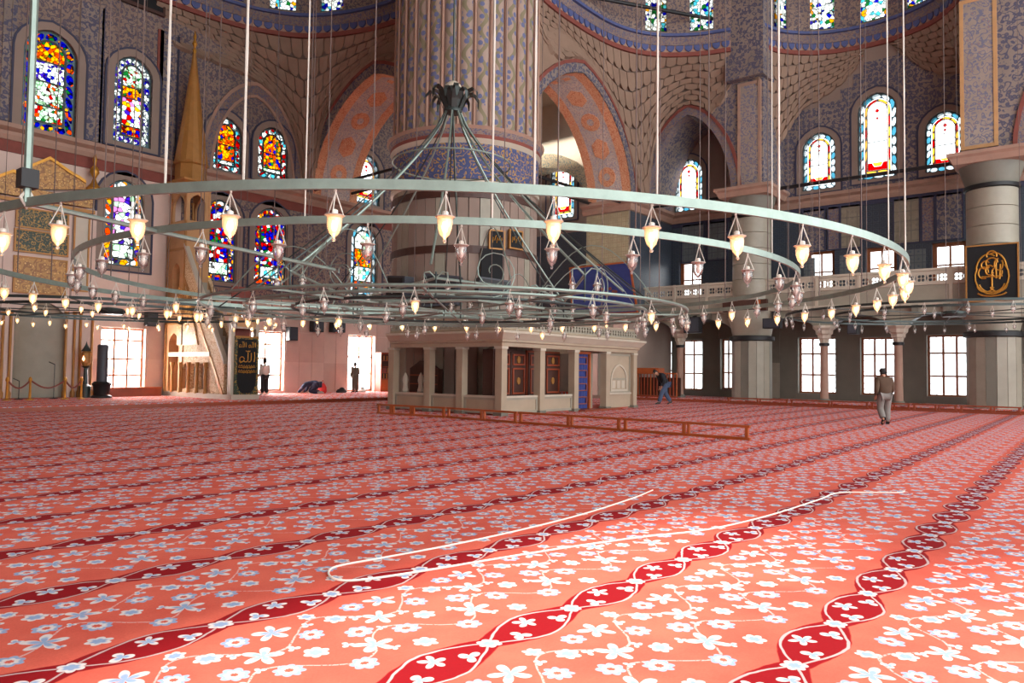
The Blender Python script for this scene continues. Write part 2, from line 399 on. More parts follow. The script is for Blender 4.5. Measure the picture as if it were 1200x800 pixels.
# ------------------------------------------------------------------ windows
wn = [0]
def bpx(fn, P, x0, x1, y0, y1, ax):
    g = lambda a, b: fn(a, b, P)
    xm, ym = (x0 + x1) / 2, (y0 + y1) / 2
    s = sorted((getattr(g(x0, ym), ax), getattr(g(x1, ym), ax))); return s[0], s[1], g(xm, y1).z, g(xm, y0).z
def resample(pts, n):
    pts = pts + [pts[0]]; d = [0]
    for a, b in zip(pts, pts[1:]): d.append(d[-1] + math.dist(a, b))
    def at(t):
        t = (t % 1) * d[-1]
        for i in range(len(pts) - 1):
            if t <= d[i + 1] + 1e-9:
                f = (t - d[i]) / max(1e-9, d[i + 1] - d[i]); return (pts[i][0] + (pts[i + 1][0] - pts[i][0]) * f, pts[i][1] + (pts[i + 1][1] - pts[i][1]) * f)
        return pts[0]
    return at
def ring_panes(fr, par, A, B, n, mats, name='border_pane', d=-.12, gap=.07):
    ia, ib = resample(A, n), resample(B, n)
    def lp(t, f): p, q = ia(t), ib(t); return (p[0] + (q[0] - p[0]) * f, p[1] + (q[1] - p[1]) * f)
    polys = []
    for i in range(n):
        t0, t1 = (i + gap) / n, (i + 1 - gap) / n; tm = (t0 + t1) / 2; e_ = .25 * (t1 - t0)
        polys.append([lp(t0, .32), lp(t0 + e_, .1), lp(tm, .08), lp(t1 - e_, .1), lp(t1, .32), lp(t1, .68), lp(t1 - e_, .9), lp(tm, .92), lp(t0 + e_, .9), lp(t0, .68)])
        MB().slab(fr, polys[-1], (), d, d - .02).build(name, mats[i % len(mats)], par)
    MB().slab(fr, A, [B] + polys, d + .012, d - .03).build('lead_cames', 'lead_came', par)
def new_window(label):
    wn[0] += 1; return empty('window_%d' % wn[0], (0, 0, 0), label, None, None, 'structure')
def stained_window(fr, b, label, border, inner, n=18, bw=.17, sur='stone_mauve', sw=.35, recess=.12):
    s0, s1, t0, t1 = b; w = new_window(label); W = s1 - s0; e = W * .03
    hole = arch(s0, s1, t0, t1)
    MB().slab(fr, arch(s0 - sw, s1 + sw, t0 - sw * .6, t1 + sw), [hole], .06, -.02).build('surround', sur, w)
    MB().slab(fr, arch(s0 - sw - .09, s1 + sw + .09, t0 - sw * .6 - .07, t1 + sw + .09), [arch(s0 - sw, s1 + sw, t0 - sw * .6, t1 + sw)], .09, -.02).build('painted_edge', 'paint_navy', w)
    bb = W * bw; A = arch(s0 + e, s1 - e, t0 + e, t1 - e); B = arch(s0 + bb, s1 - bb, t0 + bb, t1 - bb)
    MB().slab(fr, hole, [A], -recess + .03, -recess - .05).build('frame', 'iron_dark', w)
    MB().slab(fr, arch(s0 + bb - e * .4, s1 - bb + e * .4, t0 + bb - e * .4, t1 - bb + e * .4), [arch(s0 + bb + e, s1 - bb - e, t0 + bb + e, t1 - bb - e)], -recess + .02, -recess - .04).build('inner_frame', 'iron_dark', w)
    ring_panes(fr, w, A, B, n, border, d=-recess)
    a0, a1, c0, c1 = s0 + bb + e, s1 - bb - e, t0 + bb + e, t1 - bb - e
    rise = (a1 - a0) / 2; body = c1 - rise - c0; m = len(inner); y = c0
    for i, mt in enumerate(inner):
        fr_ = mt[1] if isinstance(mt, tuple) else 1.0 / m; mt_ = mt[0] if isinstance(mt, tuple) else mt
        if i == m - 1: poly = arch(a0, a1, y, c1)
        else: y2 = y + (c1 - c0) * fr_; poly = rect(a0, a1, y, y2 - e); y = y2
        MB().slab(fr, poly, (), -recess, -recess - .02).build('panel', mt_, w)
        if i < m - 1: MB().slab(fr, rect(a0, a1, y - e, y), (), -recess + .02, -recess - .04).build('saddle_bar', 'iron_dark', w)
    return hole
def clear_window(fr, b, label, n=22, sur='stone_mauve', recess=.12):
    s0, s1, t0, t1 = b; w = new_window(label); W = s1 - s0; e = W * .018; sw = .3
    hole = arch(s0, s1, t0, t1)
    MB().slab(fr, arch(s0 - sw, s1 + sw, t0 - sw * .6, t1 + sw), [hole], .06, -.02).build('surround', sur, w)
    MB().slab(fr, arch(s0 - sw - .09, s1 + sw + .09, t0 - sw * .6 - .07, t1 + sw + .09), [arch(s0 - sw, s1 + sw, t0 - sw * .6, t1 + sw)], .09, -.02).build('painted_edge', 'paint_navy', w)
    q = [W * k for k in (.02, .15, .17, .235, .255)]
    o = [arch(s0 + k, s1 - k, t0 + k, t1 - k) for k in q]
    MB().slab(fr, hole, [o[0]], -recess + .03, -recess - .05).build('frame', 'iron_dark', w)
    ring_panes(fr, w, o[0], o[1], n, ['glass_white', 'glass_white', 'glass_cyan'], d=-recess)
    ring_panes(fr, w, o[2], o[3], n - 6, ['glass_yellow', 'glass_yellow', 'glass_red'] if W > 1.4 else ['glass_yellow'], 'inner_border_pane', d=-recess)
    MB().slab(fr, o[3], [o[4]], -recess + .02, -recess - .04).build('inner_frame', 'wire_pale', w)
    a0, a1, c0, c1 = s0 + q[4], s1 - q[4], t0 + q[4], t1 - q[4]; H = c1 - c0; c = (a0 + a1) / 2; k = (a1 - a0)
    z1 = c0 + H * .12; z2 = c0 + H * .42
    red = [(a0, c0), (a1, c0), (a1, z1 - e), (c + k * .3, z1 - e), (c + k * .18, c0 + H * .05), (c - k * .18, c0 + H * .05), (c - k * .3, z1 - e), (a0, z1 - e)]
    MB().slab(fr, red, (), -recess, -recess - .02).build('red_pane', 'glass_red', w)
    MB().slab(fr, [(c - k * .16, c0 + H * .055), (c + k * .16, c0 + H * .055), (c + k * .28, z1 - e), (c - k * .28, z1 - e)], (), -recess, -recess - .02).build('yellow_pane', 'glass_yellow', w)
    MB().slab(fr, rect(a0, a1, z1, z2 - e), (), -recess, -recess - .02).build('clear_pane', 'glass_clear', w)
    MB().slab(fr, arch(a0, a1, z2, c1), (), -recess, -recess - .02).build('clear_pane', 'glass_clear', w)
    MB().slab(fr, rect(a0, a1, z2 - e, z2), (), -recess + .02, -recess - .04).build('saddle_bar', 'iron_dark', w)
    for zz, rr in ((c1 - H * .13, .13), (c1 - H * .24, .09)):
        MB().slab(fr, [(c + k * rr, zz), (c, zz + k * rr), (c - k * rr, zz), (c, zz - k * rr)], (), -recess + .02, -recess - .02).build('ruby_pane', 'glass_red', w)
    # pointed cusp of lead above the middle light
    zc = c1 - H * .36
    mb = MB()
    pts = [(a0, zc - H * .1), (a0 + k * .18, zc - H * .03), (c - k * .14, zc), (c, zc + H * .06), (c + k * .14, zc), (a1 - k * .18, zc - H * .03), (a1, zc - H * .1)]
    mb.tube([fr(a, b2, -recess + .02) for a, b2 in pts], W * .012, 4); mb.build('lead_cusp', 'iron_dark', w)
    return hole
def grid_window(fr, b, label, rows, cols, recess=.45, lattice=0, wood='wood_window', fw=.09, leafs=1):
    """casement with wooden frame, mullions and one pane per light; lattice = iron bars outside"""
    s0, s1, t0, t1 = b; w = new_window(label)
    hole = rect(s0, s1, t0, t1)
    MB().slab(fr, hole, [rect(s0 + fw, s1 - fw, t0 + fw, t1 - fw)], -recess + .04, -recess - .06).build('frame', wood, w)
    a0, a1, c0, c1 = s0 + fw, s1 - fw, t0 + fw, t1 - fw
    xs = [a0 + (a1 - a0) * i / cols for i in range(cols + 1)]; zs = [c0] + [c0 + (c1 - c0) * r for r in rows] + [c1]
    for x in xs[1:-1]: MB().slab(fr, rect(x - .045, x + .045, c0, c1), (), -recess + .03, -recess - .05).build('mullion', wood, w)
    for z in zs[1:-1]: MB().slab(fr, rect(a0, a1, z - .04, z + .04), (), -recess + .02, -recess - .045).build('transom', wood, w)
    for i in range(cols):
        for j in range(len(zs) - 1):
            MB().slab(fr, rect(xs[i] + .045, xs[i + 1] - .045, zs[j] + .04, zs[j + 1] - .04), (), -recess - .005, -recess - .02).build('pane', 'glass_clear', w)
    if lattice:
        st = lattice; n = int((s1 - s0) / st)
        for i in range(1, n): MB().tube([fr(s0 + (s1 - s0) * i / n, t0, -recess - .35), fr(s0 + (s1 - s0) * i / n, t1, -recess - .35)], .028, 4).build('grille_bar', 'iron_black', w)
        n2 = int((t1 - t0) / st)
        for i in range(1, n2): MB().tube([fr(s0, t0 + (t1 - t0) * i / n2, -recess - .35), fr(s1, t0 + (t1 - t0) * i / n2, -recess - .35)], .028, 4).build('grille_bar', 'iron_black', w)
    return hole
def qb(*a): return bpx(onY, QY, *a, 'x')
def rb(*a): return bpx(onX, RX, *a, 'y')
hq = {}; 
hq['W1'] = stained_window(Q, qb(26, 90, 35, 156), 'large blue-bordered stained glass window high above the gilded prayer niche', ['glass_blue_blossom'], [('glass_meadow', .2), ('glass_meadow', .3), ('glass_violet_white', .25), 'glass_amber'], 20, .2)
hq['W2'] = stained_window(Q, qb(133, 178, 66, 170), 'tall violet-bordered stained glass window beside the gold spire', ['glass_violet_white'], [('glass_carnival', .14), ('glass_violet_mix', .4), ('glass_amber', .16), 'glass_meadow'], 26, .22)
hq['W3'] = stained_window(Q, qb(122, 168, 210, 312), 'lilac and yellow stained glass window just under the string course', ['glass_gold_violet'], [('glass_pale', .2), ('glass_lilac', .32), 'glass_lilac'], 18, .2)
hq['W4'] = stained_window(Q, qb(247, 284, 137, 201), 'amber stained glass window with red border, nearer the gold spire', ['glass_red_white'], [('glass_pale', .1), ('glass_amber', .4), 'glass_amber'], 14, .2)
hq['W5'] = stained_window(Q, qb(302, 338, 149, 211), 'amber stained glass window with red border, farther from the spire', ['glass_red_white'], [('glass_pale', .1), ('glass_amber', .4), 'glass_amber'], 14, .2)
hq['W6'] = stained_window(Q, qb(238, 277, 233, 330), 'red and blue stained glass window partly hidden by the pulpit stair', ['glass_carnival'], [('glass_pale', .18), ('glass_blue_red', .4), 'glass_blue_red'], 22, .2)
hq['W7'] = stained_window(Q, qb(298, 336, 243, 335), 'red and blue stained glass window clear of the pulpit stair', ['glass_carnival'], [('glass_pale', .18), ('glass_blue_red', .4), 'glass_blue_red'], 22, .2)
hq['W8'] = clear_window(Q, qb(415, 445, 180, 239), 'small pale leaded window above the string course near the fluted pier')
hq['W9'] = stained_window(Q, qb(411, 442, 263, 346), 'tall pale window with yellow medallions near the fluted pier', ['glass_white', 'glass_white', 'glass_cyan'], [('glass_amber', .14), ('glass_pale', .25), ('glass_amber', .3), 'glass_pale'], 22, .16)
b1 = qb(118, 170, 384, 457); hq['G1'] = grid_window(Q, b1, 'bright floor-level window between the prayer niche and the pulpit', [.22, .5, .82], 3, .3)
b2 = qb(294, 333, 388, 458); hq['G2'] = grid_window(Q, b2, 'bright floor-level window behind the man in the white shirt', [.25, .55, .8], 2, .3)
b3 = qb(408, 439, 393, 458); hq['G3'] = grid_window(Q, b3, 'bright floor-level window behind the man in the grey coat', [.3, .62], 2, .3)
lowQ = ['W3', 'W6', 'W7', 'W9', 'G1', 'G2', 'G3']; upQ = ['W1', 'W2', 'W4', 'W5', 'W8']
wl = struct(MB().slab(Q, rect(-14, RX + .6, 0, FZ), [hq[k] for k in lowQ], 0, -.6), 'wall_left', 'marble_pink', 'pink marble lower wall behind the pulpit and prayer niche')
struct(MB().slab(Q, [(-14, FZ), (RX + .6, FZ), (RX + .6, 30), (29, 30), (29, 20.4), (17.2, 20.4), (17.2, 27.2), (-14, 27.2)], [hq[k] for k in upQ], 0, -.6), 'wall_left_upper', 'floral_mauve', 'mauve painted upper wall with arabesques and stained windows')
# brown patterned tile field round the lower stained windows of the corner bay
xa, xb = onY(246, 300, QY).x - 1.6, onY(452, 300, QY).x + 3
zt0 = onY(340, 352, QY).z
MB().slab(Q, rect(xa, xb, zt0, FZ - .4), [hq['W6'], hq['W7'], hq['W9']], .04, -.02).build('tile_field', 'floral_mauve', wl)
# revetment slabs of the wall, each stone a piece
def revet(fr, par, s0, s1, t0, t1, mats, step, holes, rows=2):
    n = max(1, round((s1 - s0) / step)); k = 0
    for i in range(n):
        for j in range(rows):
            a, b = s0 + (s1 - s0) * i / n + .012, s0 + (s1 - s0) * (i + 1) / n - .012
            c, d = t0 + (t1 - t0) * j / rows + .012, t0 + (t1 - t0) * (j + 1) / rows - .012
            if any(a < h[1] and b > h[0] and c < h[3] and d > h[2] for h in holes): continue
            MB().slab(fr, rect(a, b, c, d), (), .02 + .008 * ((i * 7 + j * 3) % 3), -.01).build('marble_slab', mats[(i * 5 + j * 3 + i // 3) % len(mats)], par); k += 1
hb = [b1, b2, b3]
segs = [(10.6, b1[0] - .1), (b1[1] + .1, b2[0] - .1), (b2[1] + .1, b3[0] - .1), (b3[1] + .1, 36)]
for a, b in segs: revet(Q, wl, a, b, .2, zt0 - .1, ['marble_pink', 'marble_rose', 'marble_pink', 'marble_rose', 'marble_pink'], .95, [], 3)

# right (side) wall: ground floor, gallery level, upper level
hr = {}
sp = [((940, 979, 155, 222), 'leaded clear window, leftmost of three above the side gallery'), ((1005, 1051, 108, 209), 'tallest leaded clear window, middle of three above the side gallery'), ((1084, 1131, 129, 200), 'leaded clear window next to the round column, above the side gallery'), ((790, 823, 186, 247), 'small leaded clear window inside the blue painted arch'), ((645, 673, 186, 256), 'leaded clear window seen through the orange arch')]
up_r = [clear_window(RW, rb(*b), l) for b, l in sp]
gal = [((945, 978, 293, 331), 'gallery casement window, first of three behind the pierced balustrade'), ((1014, 1051, 289, 325), 'gallery casement window, middle of three behind the pierced balustrade'), ((1092, 1134, 283, 322), 'gallery casement window beside the black calligraphy board'), ((796, 823, 305, 339), 'gallery casement window under the blue painted arch')]
gl_r = []
for b, l in gal:
    q = rb(*b); q = (q[0], q[1], max(5.25, q[2] - .6), q[3]); gl_r.append(grid_window(RW, q, l, [.5], 2, .3, 0, 'wood_window', .2))
gnd = [((798, 823, 398, 457), 'barred ground window just right of the slender column near the stooping man'), ((844, 858, 397, 456), 'narrow barred ground window beside the thick column'), ((935, 979, 395, 461), 'barred ground window behind the middle slender column'), ((1008, 1052, 395, 463), 'barred ground window behind the walking man'), ((1086, 1139, 392, 465), 'barred ground window next to the thick right column'), ((771, 787, 398, 452), 'barred ground window beyond the wooden railing')]
gd_r = []; gb = []
for b, l in gnd:
    q = rb(*b); gb.append(q); gd_r.append(grid_window(RW, q, l, [.32, .72], 2 if b[1] - b[0] < 30 else 3, .4, .3, 'wood_window', .1))
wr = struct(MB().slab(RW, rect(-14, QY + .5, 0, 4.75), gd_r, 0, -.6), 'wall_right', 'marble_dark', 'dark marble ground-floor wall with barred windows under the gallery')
wr2 = struct(MB().slab(RW, rect(-14, QY + .5, 4.75, FZ), gl_r, 0, -.6), 'wall_right_gallery', 'tile_dark', 'dark blue tiled wall behind the side gallery')
struct(MB().slab(RW, [(-14, FZ), (QY + .5, FZ), (QY + .5, 30), (24.5, 30), (24.5, 20.4), (-14, 20.4)], up_r, 0, -.6), 'wall_right_upper', 'stone_mauve', 'upper side wall with tall leaded windows')
g_s = sorted(gb); ss_ = [-2] + [v for q in g_s for v in (q[0] - .08, q[1] + .08)] + [24]
for a, b in zip(ss_[::2], ss_[1::2]):
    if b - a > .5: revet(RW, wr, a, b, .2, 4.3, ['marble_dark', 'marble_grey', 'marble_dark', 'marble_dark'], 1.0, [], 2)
# framed tile panels on the gallery wall
tz0, tz1 = 8.6, FZ - .5
def tp(x0, x1, mat, y=250):
    a, b = sorted((onX(x0, y, RX).y, onX(x1, y, RX).y)); MB().slab(RW, rect(a, b, tz0, tz1), (), .05, -.02).build('tile_panel', mat, wr2)
    MB().slab(RW, rect(a - .07, b + .07, tz0 - .07, tz1 + .07), [rect(a, b, tz0, tz1)], .07, -.02).build('panel_edge', 'paint_navy', wr2)
for x0, x1, mt in ((942, 966, 'floral_blue'), (971, 983, 'floral_band'), (986, 1008, 'tile_dots'), (1048, 1077, 'tile_dots'), (1081, 1094, 'floral_band'), (1098, 1128, 'floral_blue'), (800, 825, 'tile_blue'), (830, 852, 'tile_blue')): tp(x0, x1, mt)
for x0, x1 in ((942, 955), (984, 1010), (1056, 1085)):
    a, b = sorted((onX(x0, 300, RX).y, onX(x1, 300, RX).y)); MB().slab(RW, rect(a, b, 5.2, 8.2), (), .04, -.02).build('tile_panel', 'tile_blue', wr2)
# stepped painted tile field round the three upper windows
pts = [(940, 130), (960, 122), (985, 105), (1000, 88), (1012, 74), (1050, 62), (1066, 70), (1077, 82), (1098, 92), (1132, 88)]
o = [onX(x, y, RX) for x, y in pts]; STEP = [(p.y, p.z) for p in o]; st = []
for i, p in enumerate(o):
    st.append((p.y, p.z))
    if i + 1 < len(o): st.append((o[i + 1].y, p.z))
yl = max(onX(905, 150, RX).y, st[0][0]); st = [(yl, FZ + .3), (yl, st[0][1])] + st[1:]; yr_ = st[-1][0] - 1; st += [(yr_, st[-1][1]), (yr_, FZ + .3)]
MB().slab(RW, st, up_r[:3], .035, -.02).build('stepped_tile_field', 'floral_blue', bpy.data.objects['wall_right_upper'])
# ------------------------------------------------------------------ string courses
PR = [(0, FZ - .35), (.12, FZ - .35), (.2, FZ - .15), (.2, FZ), (.42, FZ + .12), (.42, FZ + .3), (0, FZ + .3)]
PR2 = [(0, FZ - .6), (.05, FZ - .6), (.05, FZ - .35), (0, FZ - .35)]
t1 = struct(mould([(-14, QY), (RX, QY)], PR), 'trim_1', 'moulding_pink', 'pink string course under the upper stained windows')
struct(mould([(-14, QY), (RX, QY)], [(0, FZ - .85), (.06, FZ - .85), (.06, FZ - .35), (0, FZ - .35)]), 'painted_band', 'paint_red', None, t1)
t2 = struct(mould([(RX, 21.4), (RX, -14)], PR), 'trim_2', 'moulding_pink', 'pink string course under the three leaded gallery windows')
struct(mould([(RX, 21.4), (RX, -14)], PR2), 'painted_band', 'paint_navy', None, t2)

# ------------------------------------------------------------------ buttress block between corner bay and side aisle
BX, BY0, BY1 = 37.6, 21.4, 24.4
bt = struct(MB().box(BX, RX, BY0, BY1, 0, FZ), 'wall_buttress', 'stone_mauve', 'buttress block carrying the orange arch, faced with pale green tile')
tag(bt, None)
MB().slab(frX(BX), rect(BY0 + .05, BY1 - .05, 5.0, FZ - .4), (), .05, -.01).build('tile_facing', 'tile_green', bt)
MB().slab(frY(BY0), rect(BX + .06, RX - .05, 5.0, FZ - .4), (), .04, -.01).build('tile_facing', 'tile_dark', bt)
for k in range(3): MB().slab(frX(BX), rect(BY0 + .1 + k, BY0 + 1.04 + k, .2, 4.8), (), .04, -.01).build('marble_slab', ['marble_pink', 'marble_grey', 'marble_pink'][k], bt)
mould([(BX, BY1 + .2), (BX, BY0), (RX, BY0)], PR).build('cornice', 'moulding_pink', bt)

# ------------------------------------------------------------------ arches
def arch_wall(name, fr, s0, s1, a0, a1, sp, top, zt, depth, mat, label, sof, edge, band, n=20, bandw=.5, pt=.16):
    c = curve(a0, a1, sp, top, n, pt)                         # from a1 over the crown to a0
    out = [(s0, sp), (a0, sp)] + [p for p in c[::-1][1:-1]] + [(a1, sp), (s1, sp), (s1, zt), (s0, zt)]
    o = struct(MB().slab(fr, out, (), 0, -depth), name, mat, label)
    ce = curve(a0 - bandw, a1 + bandw, sp, top + bandw, n, pt)
    MB().slab(fr, c + ce[::-1], (), .06, -.02).build('arch_band', band, o)
    ce2 = curve(a0 - bandw - .18, a1 + bandw + .18, sp, top + bandw + .18, n, pt)
    MB().slab(fr, ce + ce2[::-1], (), .1, -.02).build('arch_edge', 'paint_red', o)
    cs = [(a0 + (x - a0) * 1 + (.02 if x < (a0 + a1) / 2 else -.02), y - .03) for x, y in c]
    e = min(.55, depth * .2)
    def strip(d0, d1, m, nm): MB().grid([[fr(x, y, d0) for x, y in cs], [fr(x, y, d1) for x, y in cs]]).build(nm, m, o)
    strip(.02, -e, edge, 'soffit_edge'); strip(-e, -depth + e, sof, 'soffit'); strip(-depth + e, -depth - .02, edge, 'soffit_edge')
    return o, cs
def medallions(o, cs, fr, depth, mat, k0=2, step=3):
    dm = -depth / 2
    for q, i in enumerate(range(k0, len(cs) - 2, step)):
        (x0, y0), (x1, y1) = cs[i - 1], cs[i + 1]; c = Vector(fr(cs[i][0], cs[i][1], dm)); tx = (Vector(fr(x1, y1, dm)) - Vector(fr(x0, y0, dm))).normalized()
        ty = (Vector(fr(0, 0, 1)) - Vector(fr(0, 0, 0))); nn = tx.cross(ty)
        mid = Vector(fr((cs[0][0] + cs[-1][0]) / 2, cs[0][1], dm)); 
        if nn.dot(mid - c) < 0: nn = -nn
        n = 14 if q % 2 == 0 else 6; R = .58; mb = MB()
        vo = [c + nn * .05 + (tx * math.cos(2 * PI * j / n) * R * (1.15 if q % 2 else 1) + ty * math.sin(2 * PI * j / n) * R) for j in range(n)]
        vb = [v - nn * .09 for v in vo]
        if q % 2 == 0:
            vi = [c + nn * .05 + (v - c - nn * .05) * .38 for v in vo]; mb.add(vo + vi + vb, [(j, (j + 1) % n, n + (j + 1) % n, n + j) for j in range(n)] + [(j, (j + 1) % n, 2 * n + (j + 1) % n, 2 * n + j) for j in range(n)])
        else: mb.add(vo + vb, [tuple(range(n))] + [(j, (j + 1) % n, n + (j + 1) % n, n + j) for j in range(n)])
        mb.build('medallion', mat, o)
aY = 21.3; fA = frY(aY); fB = frX(25.8)
o, cs = arch_wall('wall_arch_right', fA, 24.2, 43.2, 27.2, 37.55, FZ + .2, 17.5, 20.4, 2.9, 'stone_brown', 'wall over the orange arch between the fluted pier and the buttress', 'floral_soffit', 'floral_orange', 'floral_blue')
medallions(o, cs, fA, 2.9, 'floral_orange', 2, 2)
o, cs = arch_wall('wall_arch_left', fB, 21.5, 36, 25.3, 35.7, FZ + .2, 17.6, 20.4, 3.2, 'stone_brown', 'wall over the orange arch between the fluted pier and the stained window wall', 'floral_soffit', 'floral_orange', 'floral_blue')
medallions(o, cs, fB, 3.2, 'floral_orange', 2, 2)
o, cs = arch_wall('wall_screen_near', SW, 14.2, 21.6, 16.0, 21.3, FZ + .2, 16.7, 20.4, 3.5, 'floral_blue', 'painted screen wall with a blue arch beside the buttress', 'floral_blue', 'floral_band', 'floral_band', 18, .45)
for a, b, c, d in ((14.45, 15.45, FZ + .6, 17.6),):
    MB().slab(SW, rect(a, b, c, d), (), .08, -.02).build('painted_panel', 'floral_pale', o); MB().slab(SW, rect(a - .16, b + .16, c - .16, d + .16), [rect(a, b, c, d)], .11, -.02).build('panel_edge', 'moulding_pink', o)
o, cs = arch_wall('wall_screen_far', SW, -14, 4.9, -3.6, 2.3, FZ + .2, 17.2, 27.2, 3.5, 'floral_blue', 'painted screen wall with an arch springing from the right column', 'floral_blue', 'floral_band', 'floral_band', 18, .45)
for a, b, c, d in ((3.6, 4.75, FZ + .8, 19.0),):
    MB().slab(SW, rect(a, b, c, d), (), .08, -.02).build('painted_panel', 'floral_pale', o); MB().slab(SW, rect(a - .16, b + .16, c - .16, d + .16), [rect(a, b, c, d)], .11, -.02).build('panel_edge', 'ochre_stone', o)
# blind painted arch over the pair of amber windows
wu = bpy.data.objects['wall_left_upper']
c0 = onY(238, 170, QY).x; c1 = onY(354, 170, QY).x; ct = onY(292, 98, QY).z
ci = curve(c0 + .35, c1 - .45, FZ + .3, ct - .5, 18, .1); co = curve(c0 - .05, c1 - .05, FZ + .3, ct, 18, .1); c2 = curve(c0 - .2, c1 + .1, FZ + .3, ct + .2, 18, .1)
MB().slab(Q, ci + co[::-1], (), .08, -.02).build('arch_band', 'floral_band', wu); MB().slab(Q, co + c2[::-1], (), .12, -.02).build('arch_edge', 'moulding_pink', wu)
cj = curve(c0 + .5, c1 - .6, FZ + .3, ct - .65, 18, .1); MB().slab(Q, cj + ci[::-1], (), .1, -.02).build('arch_edge', 'moulding_pink', wu)
# vertical painted strips beside the high windows and the dark inscription board above
for x, wd, m in ((8, .5, 'floral_blue'), (105, 1.0, 'floral_blue'), (118, .12, 'paint_navy'), (186, .3, 'paint_red'), (196, .9, 'floral_blue'), (207, .12, 'paint_navy')):
    q = onY(x, 120, QY).x; MB().slab(Q, rect(q - wd / 2, q + wd / 2, FZ + .45, 18.2), (), .05, -.02).build('painted_strip', m, wu)
q = [onY(x, y, QY - .12) for x, y in ((-30, -18), (192, 48))]
ob = MB().slab(frY(QY - .02), [(q[0].x, 19.0), (q[1].x, 19.0), (q[1].x, 20.3), (q[0].x, 20.3)], (), .12, 0).build('inscription_board', 'cloth_black')
tag(ob, 'long dark inscription board high above the stained windows', 'board')
MB().slab(frY(QY - .02), rect(q[0].x, q[1].x, 18.85, 20.45), [rect(q[0].x, q[1].x - .1, 19.0, 20.3)], .16, 0).build('frame', 'wood_dark', ob)

# ------------------------------------------------------------------ exedrae: cornice, stepped masonry, drum with windows
EZ = 19.5
def pxat(x, y, z): d = Vector((x, y, z)) - CAM; return 600 + FPX * d.dot(RT) / d.dot(FW)
def arc3(a, b, c, n):
    """n+1 points on the circle through three plan points"""
    ax, ay = a; bx, by = b; cx, cy = c; d = 2 * (ax * (by - cy) + bx * (cy - ay) + cx * (ay - by))
    ux = ((ax * ax + ay * ay) * (by - cy) + (bx * bx + by * by) * (cy - ay) + (cx * cx + cy * cy) * (ay - by)) / d
    uy = ((ax * ax + ay * ay) * (cx - bx) + (bx * bx + by * by) * (ax - cx) + (cx * cx + cy * cy) * (bx - ax)) / d
    R = math.dist((ux, uy), a); t0 = math.atan2(ay - uy, ax - ux); tm = math.atan2(by - uy, bx - ux); t2 = math.atan2(cy - uy, cx - ux)
    if abs(d) < 1e-9: return None
    def un(t, r):
        while t < r: t += 2 * PI
        while t >= r + 2 * PI: t -= 2 * PI
        return t
    if un(tm, t0) <= un(t2, t0): e = un(t2, t0)
    else: e = un(t2, t0) - 2 * PI
    return [(ux + R * math.cos(t0 + (e - t0) * i / n), uy + R * math.sin(t0 + (e - t0) * i / n)) for i in range(n + 1)], (ux, uy)
def poly_at(P, n):
    d = [0]
    for a, b in zip(P, P[1:]): d.append(d[-1] + math.dist(a, b))
    out = []
    for i in range(n + 1):
        t = d[-1] * i / n
        for j in range(len(P) - 1):
            if t <= d[j + 1] + 1e-9:
                f = (t - d[j]) / max(1e-9, d[j + 1] - d[j]); out.append(Vector(P[j]).lerp(Vector(P[j + 1]), f)); break
    return out
def smooth(P, n):
    out = []
    for i in range(len(P) - 1):
        a, b, c, d = [Vector(P[min(len(P) - 1, max(0, k))]) for k in (i - 1, i, i + 1, i + 2)]
        for k in range(8): t = k / 8; out.append(.5 * ((2 * b) + (c - a) * t + (2 * a - 5 * b + 4 * c - d) * t * t + (3 * b - a - 3 * c + d) * t ** 3))
    out.append(Vector(P[-1])); return [tuple(v)[:2] for v in poly_at([(v[0], v[1], 0) for v in out], n)]
